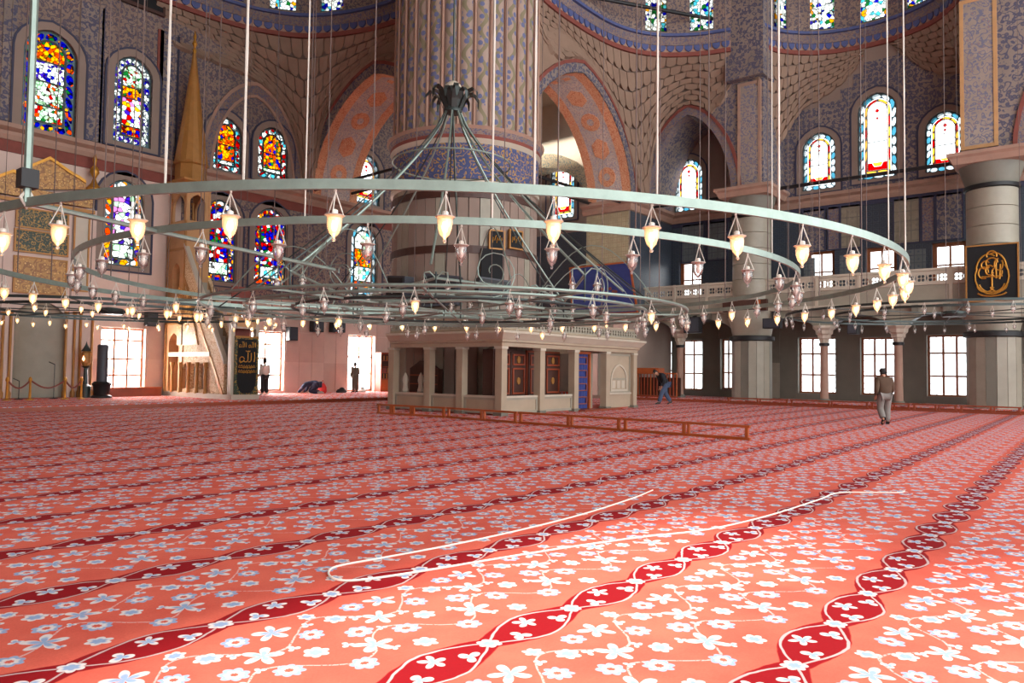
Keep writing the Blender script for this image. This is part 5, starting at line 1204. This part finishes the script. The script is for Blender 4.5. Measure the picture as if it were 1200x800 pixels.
MB().lathe([(.03, zapex - .1), (.1, zapex + .15), (.04, zapex + .3), (.13, zapex + .5), (.05, zapex + .7), (.08, zapex + .85), (.0, zapex + 1.2)], 10, cc).build('finial', 'gold', mb_, True)
# gate with banner
fg = frY(yf); gx0, gx1 = MX - .1, MX + W2 + .1; gz = onY(280, 366, yf).z
MB().slab(fg, rect(gx0, gx1, zg + .2, gz), [rect(gx0 + .16, gx1 - .16, zg + .2, gz - .7)], 0, -.25).build('gate_frame', 'marble_pale', mb_)
MB().slab(fg, rect(gx0 - .08, gx1 + .08, gz - .12, gz + .12), (), .1, -.3).build('gate_cornice', 'gold_dull', mb_)
MB().slab(fg, rect(gx0 + .2, gx1 - .2, gz - .62, gz - .2), (), .03, -.05).build('gate_panel', 'ochre_stone', mb_)
bz0, bz1 = onY(280, 464, yf).z, onY(280, 394, yf).z
bb_ = MB().slab(frY(yf - .06), rect(gx0 + .12, gx1 - .06, bz0, bz1), (), .03, 0).build('calligraphy_banner', 'calligraphy_green'); tag(bb_, 'black and gold calligraphy banner hung on the pulpit gate', 'banner')
h = bz1 - bz0; w0, w1 = gx0 + .24, gx1 - .18; fb = frY(yf - .06)
inner = [(w0, bz0 + h * .22), (w0 + .12, bz0 + h * .1), (w0 + .26, bz0 + h * .05), (w1 - .26, bz0 + h * .05), (w1 - .12, bz0 + h * .1), (w1, bz0 + h * .22), (w1, bz1 - .12), (w0, bz1 - .12)]
MB().slab(fb, inner, (), .05, 0).build('black_field', 'cloth_black', bb_)
alh = [[(.93, .92), (.95, .5), (.92, .12)], [(.74, .85), (.74, .25), (.66, .12), (.56, .14)], [(.54, .88), (.54, .25), (.46, .12), (.36, .12), (.3, .2)], arcp(.18, .32, .14, .2, 0, 340), [(.3, .2), (.1, .05), (.02, .2)], arcp(.5, 1.02, .08, .07, 180, 360), arcp(.62, 1.02, .05, .06, 180, 360)]
strokes(bb_, fb, (w0 + .06, w1 - .06, bz0 + h * .55, bz0 + h * .76), alh, .022, .06)
for c in (.25, .75): strokes(bb_, fb, (w0 + (w1 - w0) * (c - .2), w0 + (w1 - w0) * (c + .2), bz0 + h * .81, bz0 + h * .91), alh, .014, .06)
line = [[(x, .3 + .3 * math.sin(k * 2.1)), (x + .05, .7), (x + .1, .2 + .2 * math.cos(k)), (x + .13, .5)] for k, x in enumerate([i / 7 for i in range(7)])] + [[(0, .25), (.5, .15), (1, .25)]]
for zc in (.5, .42): strokes(bb_, fb, (w0 + .05, w1 - .05, bz0 + h * (zc - .04), bz0 + h * (zc + .05)), line, .014, .06)
MB().slab(fb, rect(gx0 + .12, gx1 - .06, bz1 - .06, bz1 + .02), (), .06, 0).build('top_rod', 'gold_dull', bb_)
# red curtain inside the gate
MB().slab(frY(yf + .45), rect(gx0 + .2, gx1 - .2, zg + .3, gz + 1.2), (), 0, -.03).build('curtain', 'paint_red', mb_)

# ------------------------------------------------------------------ prayer niche (mihrab)
NY = QY - .35; fn = frY(NY)
def np_(px, py): p = onY(px, py, NY); return (p.x, p.z)
n0 = np_(-40, 300)[0]; n1 = np_(112, 300)[0]
mh = empty('prayer_niche', ((n0 + n1) / 2, NY, .17), 'tall marble prayer niche with gilded crest, green inscription panels and gold columns', 'prayer niche')
zc = np_(60, 238)[1]
nx0, nx1 = np_(15, 420)[0], np_(75, 420)[0]; nzt = np_(45, 352)[1]
MB().slab(fn, rect(n0, n1, .17, zc), [arch(nx0, nx1, .17, nzt, 12, .8)], 0, -.3).build('front', 'marble_pink', mh)
# hollow of the niche
cxn = (nx0 + nx1) / 2; rn = (nx1 - nx0) / 2
MB().lathe([(rn, .17), (rn, nzt - .9), (rn * .8, nzt - .3), (rn * .3, nzt)], 20, (cxn, NY - .02, 0), 0, PI).build('niche_shell', 'marble_grey', mh, True) if False else None
rows = []
for z, k in ((.17, 1), (nzt - .8, 1), (nzt - .35, .75), (nzt - .05, .3)): rows.append([(cxn + rn * k * math.cos(PI * i / 16), NY + .02 + .3 * k * math.sin(PI * i / 16), z) for i in range(17)])
MB().grid(rows).build('niche_shell', 'marble_grey', mh, True)
def pan(x0, x1, y0, y1, m, nm, d=.06, edge=True):
    a = np_(x0, (y0 + y1) / 2)[0]; b = np_(x1, (y0 + y1) / 2)[0]; xm = (x0 + x1) / 2; c = np_(xm, y1)[1]; e = np_(xm, y0)[1]
    o = MB().slab(fn, rect(a, b, c, e), (), d, -.01).build(nm, m, mh)
    if edge: MB().slab(fn, rect(a - .07, b + .07, c - .07, e + .07), [rect(a, b, c, e)], d + .04, -.01).build('gilt_edge', 'gold_dull', o)
pan(20, 78, 248, 268, 'calligraphy_green', 'inscription_panel'); pan(18, 78, 273, 296, 'calligraphy_green', 'inscription_panel'); pan(17, 76, 304, 343, 'gold_relief', 'gilded_panel')
pan(-30, 108, 222, 233, 'gold_relief', 'gilded_frieze', .14, False); pan(-30, 110, 236, 240, 'gold_dull', 'gilt_moulding', .18, False)
pan(87, 102, 255, 340, 'marble_pale', 'side_panel', .03)
for px in (2, 11, 76, 86, 93, 107):
    x = np_(px, 410)[0]; MB().lathe([(.09, .17), (.1, .4), (.055, .5), (.055, np_(px, 365)[1] - .2), (.1, np_(px, 365)[1])], 10, (x, NY - .06, 0)).build('gilt_column', 'gold_dull', mh, True)
cr_ = [(-40, 222), (-40, 212), (-8, 207), (14, 199), (22, 203), (30, 195), (57, 184), (66, 190), (80, 200), (92, 207), (99, 212), (100, 222)]
cp_ = [np_(x, y) for x, y in cr_]; MB().slab(fn, cp_, (), .12, -.1).build('gilded_crest', 'gold_relief', mh)
cgx = sum(p[0] for p in cp_) / len(cp_); MB().slab(fn, [(p[0], p[1]) for p in cp_[2:-1]] + [(p[0], p[1] - .14) for p in cp_[2:-1]][::-1], (), .2, .05).build('crest_edge', 'gold', mh)
x, z = np_(109, 222)[0], np_(109, 222)[1]
MB().lathe([(.32, z - .4), (.34, z), (.14, z + .25), (.06, z + .5), (.2, z + .75), (.17, z + .95), (.05, z + 1.1), (.1, z + 1.35), (.0, z + 1.7)], 14, (x, NY - .1, 0)).build('finial', 'gold', mh, True)
# stanchions with red rope
def stanchion(px, lab):
    p = onY(px, 462, 33.6); p.z = .0; o = MB().lathe([(.16, .17), (.16, .2), (.05, .24), (.04, .9), (.07, .96), (.06, 1.05), (.0, 1.12)], 12, (p.x, p.y, 0)).build('stanchion', 'gold', None, True); tag(o, lab, 'stanchion', 'stanchions before the prayer niche'); return p
SP = [stanchion(8, 'brass stanchion before the prayer niche, farthest from the pulpit'), stanchion(35, 'brass stanchion before the prayer niche, second from the picture edge'), stanchion(76, 'brass stanchion before the prayer niche under the gold column'), stanchion(95, 'brass stanchion before the prayer niche, nearest the pulpit')]
for k in range(3):
    a, b = SP[k] + Z0 * .97, SP[k + 1] + Z0 * .97; pts = [a.lerp(b, i / 10) - Z0 * (.32 * math.sin(PI * i / 10)) for i in range(11)]
    o = MB().tube(pts, .035, 6).build('barrier_rope', 'paint_red'); tag(o, 'sagging red rope between brass stanchions, %s from the picture edge' % nth(k), 'rope', 'ropes before the prayer niche')
    MB().tube([a + Z0 * .0, a - Z0 * .06], .045, 6).build('hook', 'gold', o)
# microphone stands
for px, h, lab in ((63, 1.45, 'thin black microphone stand before the niche'), (22, .75, 'short black microphone stand beside the brass posts')):
    p = onY(px, 462, 34.5); p.z = .17; o = empty('microphone_stand', p, lab, 'stand'); MB().tube([p, p + Z0 * h], .015, 6).build('pole', 'iron_black', o); MB().tube([p + Z0 * h, p + Z0 * (h + .1) + R0 * -.25], .02, 6).build('microphone', 'iron_black', o); MB().lathe([(.16, 0), (.16, .02), (.02, .05)], 12, p).build('base', 'iron_black', o)
# lantern on a pedestal and the giant candle
p = onY(99.5, 462, 35.0); p.z = .17; o = empty('lantern_stand', p, 'brass floor lantern on a slim pedestal beside the bright window', 'lantern')
MB().lathe([(.22, 0), (.24, .5), (.1, .6), (.07, 1.3), (.2, 1.4)], 12, p).build('pedestal', 'iron_dark', o, True); MB().lathe([(.14, 1.4), (.2, 1.55), (.2, 1.95), (.14, 2.05)], 8, p).build('lantern_glass', 'gold_dull', o); MB().lathe([(.22, 2.05), (.12, 2.2), (.04, 2.35), (.0, 2.5)], 8, p).build('lantern_cap', 'iron_dark', o)
glow('lantern_glow', (1, .5, .2, 1), 4); MB().lathe([(.0, 1.6), (.06, 1.7), (.0, 1.85)], 8, p + F0 * -.2).build('bulb', 'lantern_glow', o)
p = onY(119, 462, 34.4); p.z = .17; o = empty('candle_stand', p, 'tall dark candle in a black bulbous holder beside the bright window', 'candle')
MB().lathe([(.42, 0), (.42, .08), (.3, .15), (.34, .5), (.4, .62), (.3, .72)], 16, p).build('holder', 'iron_black', o, True); MB().lathe([(.22, .7), (.22, 2.3), (.18, 2.35), (.0, 2.36)], 14, p).build('candle', 'speaker_grey', o, True)
o = MB().box(b1[0] - .3, b1[1] + .5, QY - .7, QY - .05, .17, .55).build('window_bench', 'wood_red'); tag(o, 'low red wooden bench under the bright window beside the niche', 'bench'); MB().box(b1[0] - .32, b1[1] + .52, QY - .74, QY - .05, .55, .6).build('seat', 'wood_orange', o)

# ------------------------------------------------------------------ things along the stained window wall
for k, (px, py, w_, h) in enumerate(((340, 391, .28, .38), (369, 381, .38, .4), (393, 382, .48, .38), (175, 374, .26, .34))):
    p = onY(px, py, QY - .1); f = frY(QY - .1); o = MB().slab(f, rect(p.x - w_, p.x + w_, p.z - h, p.z + h), (), .35, .02).build('loudspeaker', 'speaker_black')
    tag(o, ['small black wall loudspeaker beside the window with the man in white', 'middle black wall loudspeaker on the marble wall, five-sided', 'widest black wall loudspeaker on the marble wall', 'black wall loudspeaker between the bright window and the pulpit'][k], 'loudspeaker', 'loudspeakers on the marble wall')
    MB().slab(f, rect(p.x - w_ * .85, p.x + w_ * .85, p.z - h * .85, p.z + h * .85), (), .38, .33).build('grille', 'speaker_grey', o); MB().tube([(p.x, QY - .13, p.z), (p.x, QY - .055, p.z)], .05, 6).build('bracket', 'iron_black', o)
p0, p1 = onY(445, 440, QY - .5), onY(459, 440, QY - .5); bk = empty('bookcase', ((p0.x + p1.x) / 2, QY - .35, .17), 'tall wooden bookcase with red books against the marble wall', 'bookcase')
xa_, xb_ = p0.x, p1.x + .6; ztop = onY(450, 413, QY - .5).z
MB().slab(frY(QY - .6), rect(xa_, xb_, .17, ztop), [rect(xa_ + .08, xb_ - .08, .95, ztop - .1)], 0, -.55).build('carcase', 'wood_red', bk); MB().box(xa_, xb_, QY - .08, QY - .04, .17, ztop).build('back', 'wood_dark', bk)
for k in range(4): MB().box(xa_ + .08, xb_ - .08, QY - .55, QY - .08, .95 + k * (ztop - 1.1) / 4, .99 + k * (ztop - 1.1) / 4).build('shelf', 'wood_red', bk)
for d in range(2): MB().slab(frY(QY - .6), rect(xa_ + .05 + d * (xb_ - xa_) / 2, xa_ - .05 + (d + 1) * (xb_ - xa_) / 2, .22, .9), (), .03, 0).build('door', 'wood_orange', bk)
bm = {m: MB().box(-.035, .035, -.12, .12, 0, .3).mesh('book', m) for m in ('paint_red', 'wood_dark', 'gold_dull', 'cloth_black')}
for r_ in range(3):
    zb = .99 + (r_ + (0 if r_ < 2 else 1)) * (ztop - 1.1) / 4; k = 0; x = xa_ + .16
    while x < xb_ - .16:
        m = (['paint_red'] * 5 + ['wood_dark', 'gold_dull'])[k % 7] if r_ == 1 else ['wood_dark', 'cloth_black', 'gold_dull'][k % 3]
        o = put(bm[m], 'book', None, Matrix.Translation((x, QY - .38, zb))); tag(o, '%s bound book on the %s bookcase shelf, %s from the left' % ({'paint_red': 'red', 'wood_dark': 'brown', 'gold_dull': 'tan', 'cloth_black': 'black'}[m], ['lowest', 'second', 'top'][r_], nth(k)), 'book', 'books in the bookcase'); x += .085; k += 1
# ------------------------------------------------------------------ people
plain('skin', srgb(176, 124, 98), .6, 0, .1); plain('hair_dark', srgb(34, 28, 26), .8, 0, .2, 20); plain('hair_grey', srgb(120, 112, 104), .8, 0, .2, 20)
plain('jacket_brown', srgb(84, 62, 46), .85, 0, .25, 6); plain('trousers_grey', srgb(128, 122, 116), .9, 0, .2, 6); plain('jacket_black', srgb(26, 26, 32), .85, 0, .25, 6); plain('jeans_blue', srgb(66, 80, 104), .9, 0, .25, 6)
plain('shirt_white', srgb(214, 200, 190), .85, 0, .1, 6); plain('trousers_dark', srgb(48, 42, 44), .9, 0, .2, 6); plain('coat_olive', srgb(112, 96, 80), .9, 0, .2, 6); plain('jumper_navy', srgb(52, 58, 84), .9, 0, .25, 6)
plain('shoe_black', srgb(24, 22, 22), .5, 0, .1); plain('bag_red', srgb(198, 36, 36), .7, 0, .2, 5); plain('sock_white', srgb(220, 214, 206), .8, 0, .05)
def skin_mesh(name, mat, parent, V, E, lev=2):
    """V: list of (point, radius or (rx, ry)); E: edges"""
    me = bpy.data.meshes.new(name); me.from_pydata([v for v, r in V], E, []); o = bpy.data.objects.new(name, me); COL.objects.link(o)
    m = o.modifiers.new('skin', 'SKIN'); m.use_smooth_shade = True
    sv = me.skin_vertices[0].data if len(me.skin_vertices) else None
    if sv is None:
        bm = bmesh.new(); bm.from_mesh(me); bm.verts.layers.skin.verify(); bm.to_mesh(me); bm.free(); sv = me.skin_vertices[0].data
    for i, (v, r) in enumerate(V): sv[i].radius = r if isinstance(r, tuple) else (r, r)
    sv[0].use_root = True
    s = o.modifiers.new('sub', 'SUBSURF'); s.levels = lev; s.render_levels = lev
    me.materials.append(M[mat]); o.parent = parent; return o
def chain(V, E, start, pts):
    k = start
    for p in pts: V.append(p); E.append((k, len(V) - 1)); k = len(V) - 1
    return k
def person(label, loc, head, J, top, bottom, shoe, hair, sc=1.0, cap=None):
    """J: joints in the person's own axes (x right, y forward, z up)"""
    o = bpy.data.objects.new('person', None); COL.objects.link(o)
    m = Matrix.Translation(Vector(loc)) @ Matrix.Rotation(head - PI / 2, 4, 'Z') @ Matrix.Scale(sc, 4); o.matrix_basis = m; WM[o.name] = m; tag(o, label, 'person')
    P = {k: Vector(v) for k, v in J.items()}; L = lambda a, b, t: P[a].lerp(P[b], t)
    # body: trunk, head, arms with hands, legs with feet, one skin
    V = [(P['pelvis'], (.13, .1))]; E = []
    c = chain(V, E, 0, [(L('pelvis', 'chest', .5), (.12, .09)), (P['chest'], (.14, .1)), (L('chest', 'neck', .75), (.09, .075))]); ch_i = 2
    hd = (P['head'] - P['neck']).normalized(); fwd = Vector(J.get('face', (0, 1, 0))).normalized()
    n = chain(V, E, c, [(P['neck'], .052), (P['neck'].lerp(P['head'], .45) + fwd * .012, (.066, .075)), (P['head'], (.078, .095)), (P['head'] + hd * .075, (.068, .082)), (P['head'] + hd * .115, (.03, .036))]); hi = len(V) - 3
    chain(V, E, hi, [(P['head'] + fwd * .098 - hd * .012, .016), (P['head'] + fwd * .112 - hd * .03, .012)])                 # nose
    sd = fwd.cross(hd).normalized()
    for s_ in (-1, 1): chain(V, E, hi, [(P['head'] + sd * (.083 * s_) - hd * .01, .016)])                                         # ears
    for s_ in 'LR':
        chain(V, E, ch_i, [(P['sh' + s_], .062), (L('sh' + s_, 'el' + s_, .5), .05), (P['el' + s_], .042), (L('el' + s_, 'wr' + s_, .6), .036), (P['wr' + s_], .027)])
        w0 = len(V) - 1; d = (P['wr' + s_] - P['el' + s_]).normalized(); side = d.cross(fwd); side = side.normalized() if side.length > .1 else Vector((1, 0, 0)); up = side.cross(d)
        pk = chain(V, E, w0, [(P['wr' + s_] + d * .05, (.036, .02))])
        for q, (off, ln) in enumerate(((-.03, .075), (-.01, .088), (.01, .083), (.03, .066))):
            b0 = P['wr' + s_] + d * .088 + side * off; chain(V, E, pk, [(b0, .0095), (b0 + d * ln * .5 + up * .008, .0088), (b0 + d * ln + up * .028, .0075)])
        tb = P['wr' + s_] + d * .035 + side * -.036; chain(V, E, pk, [(tb, .011), (tb + d * .03 - side * .016 + up * .012, .0095), (tb + d * .055 - side * .018 + up * .024, .008)])
        chain(V, E, 0, [(P['hip' + s_], .095), (L('hip' + s_, 'kn' + s_, .5), .08), (P['kn' + s_], .06), (L('kn' + s_, 'an' + s_, .4), .055), (P['an' + s_], .042), (P['toe' + s_], (.042, .03))])
    skin_mesh('body', 'skin', o, V, E)
    V = [(P['pelvis'] + (P['chest'] - P['pelvis']).normalized() * -.03, (.22, .16))]; E = []
    chain(V, E, 0, [(L('pelvis', 'chest', .45), (.225, .16)), (P['chest'], (.235, .165)), (L('chest', 'neck', .6), (.12, .1)), (L('chest', 'neck', .9), (.07, .065))])
    for s_ in 'LR': chain(V, E, 2, [(P['sh' + s_], .115), (L('sh' + s_, 'el' + s_, .5), .092), (P['el' + s_], .08), (L('el' + s_, 'wr' + s_, .6), .068), (L('el' + s_, 'wr' + s_, .95), .055)])
    skin_mesh('top', top, o, V, E)
    V = [(P['pelvis'], (.17, .13))]; E = []
    for s_ in 'LR': chain(V, E, 0, [(P['hip' + s_], (.135, .135)), (L('hip' + s_, 'kn' + s_, .5), .12), (P['kn' + s_], .105), (L('kn' + s_, 'an' + s_, .5), .1), (L('kn' + s_, 'an' + s_, .97), .095)])
    skin_mesh('trousers', bottom, o, V, E)
    for s_ in 'LR':
        V = [(P['an' + s_], .05)]; E = []; d = P['toe' + s_] - P['an' + s_]
        chain(V, E, 0, [(P['an' + s_] + d * .35 - Vector((0, 0, .0)), (.052, .04)), (P['toe' + s_], (.048, .032)), (P['toe' + s_] + d.normalized() * .05, (.03, .02))]); V.append((P['an' + s_] - d * .28 + Vector((0, 0, -.035)), .036)); E.append((0, len(V) - 1))
        skin_mesh('shoe', shoe, o, V, E)
    back = -fwd
    V = [(P['head'] + back * .028 + hd * .03, (.082, .09))]; E = []; chain(V, E, 0, [(P['head'] + hd * .09 + back * .012, (.075, .085)), (P['head'] + hd * .125 + fwd * .01, (.04, .05))]); chain(V, E, 0, [(P['head'] + back * .05 - hd * .05, (.06, .04))])
    skin_mesh('hair', hair, o, V, E)
    return o
stand = dict(pelvis=(0, 0, .93), chest=(0, .01, 1.28), neck=(0, .01, 1.47), head=(0, .03, 1.62), face=(0, 1, -.05), shL=(-.19, 0, 1.4), elL=(-.25, .0, 1.12), wrL=(-.2, .14, .95), shR=(.19, 0, 1.4), elR=(.25, .0, 1.12), wrR=(.2, .14, .95),
             hipL=(-.1, 0, .9), knL=(-.11, .02, .5), anL=(-.12, -.02, .1), toeL=(-.14, .13, .04), hipR=(.1, 0, .9), knR=(.11, .02, .5), anR=(.12, -.02, .1), toeR=(.14, .13, .04))
walk = dict(stand, chest=(0, .05, 1.27), neck=(.0, .09, 1.45), head=(.0, .14, 1.6), face=(0, 1, -.25), elL=(-.27, -.1, 1.12), wrL=(-.25, .02, .9), elR=(.26, .06, 1.12), wrR=(.23, .2, .93), shL=(-.2, .04, 1.39), shR=(.2, .05, 1.39),
            knL=(-.11, .08, .52), anL=(-.12, -.2, .2), toeL=(-.13, -.16, .06), knR=(.11, .13, .5), anR=(.13, .14, .09), toeR=(.16, .29, .04))
stoop = dict(stand, pelvis=(0, -.1, .93), chest=(0, .14, 1.2), neck=(0, .3, 1.33), head=(0, .42, 1.4), face=(0, .7, -.7), shL=(-.19, .2, 1.3), shR=(.19, .2, 1.3), elL=(-.25, .12, 1.02), wrL=(-.2, .22, .8), elR=(.25, .06, 1.02), wrR=(.23, .1, .78),
             hipL=(-.1, -.1, .9), hipR=(.1, -.1, .9), knL=(-.1, .16, .52), anL=(-.1, .3, .1), toeL=(-.1, .45, .05), knR=(.1, -.12, .5), anR=(.1, -.38, .13), toeR=(.1, -.26, .04))
sujud = dict(pelvis=(0, -.3, .42), chest=(0, .05, .48), neck=(0, .26, .33), head=(0, .36, .2), face=(0, .25, -1), shL=(-.19, .18, .4), elL=(-.3, .3, .16), wrL=(-.24, .46, .06), shR=(.19, .18, .4), elR=(.3, .3, .16), wrR=(.24, .46, .06),
             hipL=(-.12, -.28, .4), knL=(-.16, .0, .1), anL=(-.1, -.4, .08), toeL=(-.1, -.52, .05), hipR=(.12, -.28, .4), knR=(.16, .0, .1), anR=(.1, -.4, .08), toeR=(.1, -.52, .05))
p = onZ(1037, 498, 0); person('person in brown jacket and grey trousers walking away across the carpet', (p.x, p.y, .0), HEAD - .12, walk, 'jacket_brown', 'trousers_grey', 'shoe_black', 'hair_dark', 1.04)
p = onZ(778, 474, 0); person('person in black jacket and jeans stooping while walking past the tribune', (p.x, p.y, .0), HEAD + PI / 2 + .3, stoop, 'jacket_black', 'jeans_blue', 'shoe_black', 'hair_dark', 1.13)
p = onY(310, 450, 33.2); person('person in white shirt and dark trousers standing before a bright window', (p.x, p.y, .17), PI / 2 + .1, stand, 'shirt_white', 'trousers_dark', 'sock_white', 'hair_dark', 1.07)
p = onY(416, 450, 34.3); person('person in olive grey coat standing before the farther bright window', (p.x, p.y, .17), PI / 2, stand, 'coat_olive', 'coat_olive', 'shoe_black', 'hair_dark', 1.03)
p = onY(364, 456, 34.4); person('person in navy jumper bowing to the floor beside a red bag', (p.x, p.y, .17), PI / 2 + .55, sujud, 'jumper_navy', 'jumper_navy', 'sock_white', 'hair_grey', 1.3)
p = onY(378, 456, 34.6); o = MB().lathe([(.2, 0), (.26, .12), (.24, .35), (.14, .52), (.05, .58)], 14, (p.x, p.y, .17), lob=lambda a: 1 + .12 * math.sin(3 * a)).build('bag', 'bag_red', None, True); tag(o, 'slumped red bag on the floor beside the bowing person', 'bag'); MB().tube([(p.x - .1, p.y, .72), (p.x, p.y, .92), (p.x + .1, p.y, .72)], .02, 5).build('handle', 'bag_red', o)
for k, (px, lab) in enumerate(((424, 'pale folded bundle on the floor right of the person in the olive coat'), (400, 'pale folded bundle on the floor between the red bag and the olive coat'))):
    p = onY(px, 458, 34.9); o = MB().lathe([(.28, 0), (.32, .08), (.22, .2), (.0, .26)], 12, (p.x, p.y, .17), lob=lambda a: 1 + .2 * math.sin(2 * a + k)).build('bundle', 'sock_white' if k == 0 else 'trousers_dark', None, True); tag(o, lab if k == 0 else 'dark folded bundle on the floor between the red bag and the olive coat', 'bundle'); MB().lathe([(.12, .2), (.16, .26), (.05, .32)], 8, (p.x + .05, p.y, .17)).build('knot', 'trousers_dark', o)
# ------------------------------------------------------------------ white cord on the carpet
cp = [(1060, 575), (1050, 577), (985, 577), (960, 585), (900, 604), (830, 620), (760, 628), (700, 636), (640, 645), (560, 658), (500, 668), (440, 677), (405, 680), (388, 676), (386, 668), (400, 662), (450, 653), (520, 640), (600, 623), (680, 603), (740, 584), (765, 574)]
pts = [onZ(x, y, .012) for x, y in cp]; fine = []
for i in range(len(pts) - 1):
    a, b, c_, d = pts[max(0, i - 1)], pts[i], pts[i + 1], pts[min(len(pts) - 1, i + 2)]
    for k in range(5):
        t = k / 5; fine.append(.5 * ((2 * b) + (c_ - a) * t + (2 * a - 5 * b + 4 * c_ - d) * t * t + (3 * b - a - 3 * c_ + d) * t ** 3))
fine.append(pts[-1]); o = MB().tube(fine, .009, 6).build('floor_cord', 'white_cord'); tag(o, 'long white cord looped across the red carpet', 'cord')
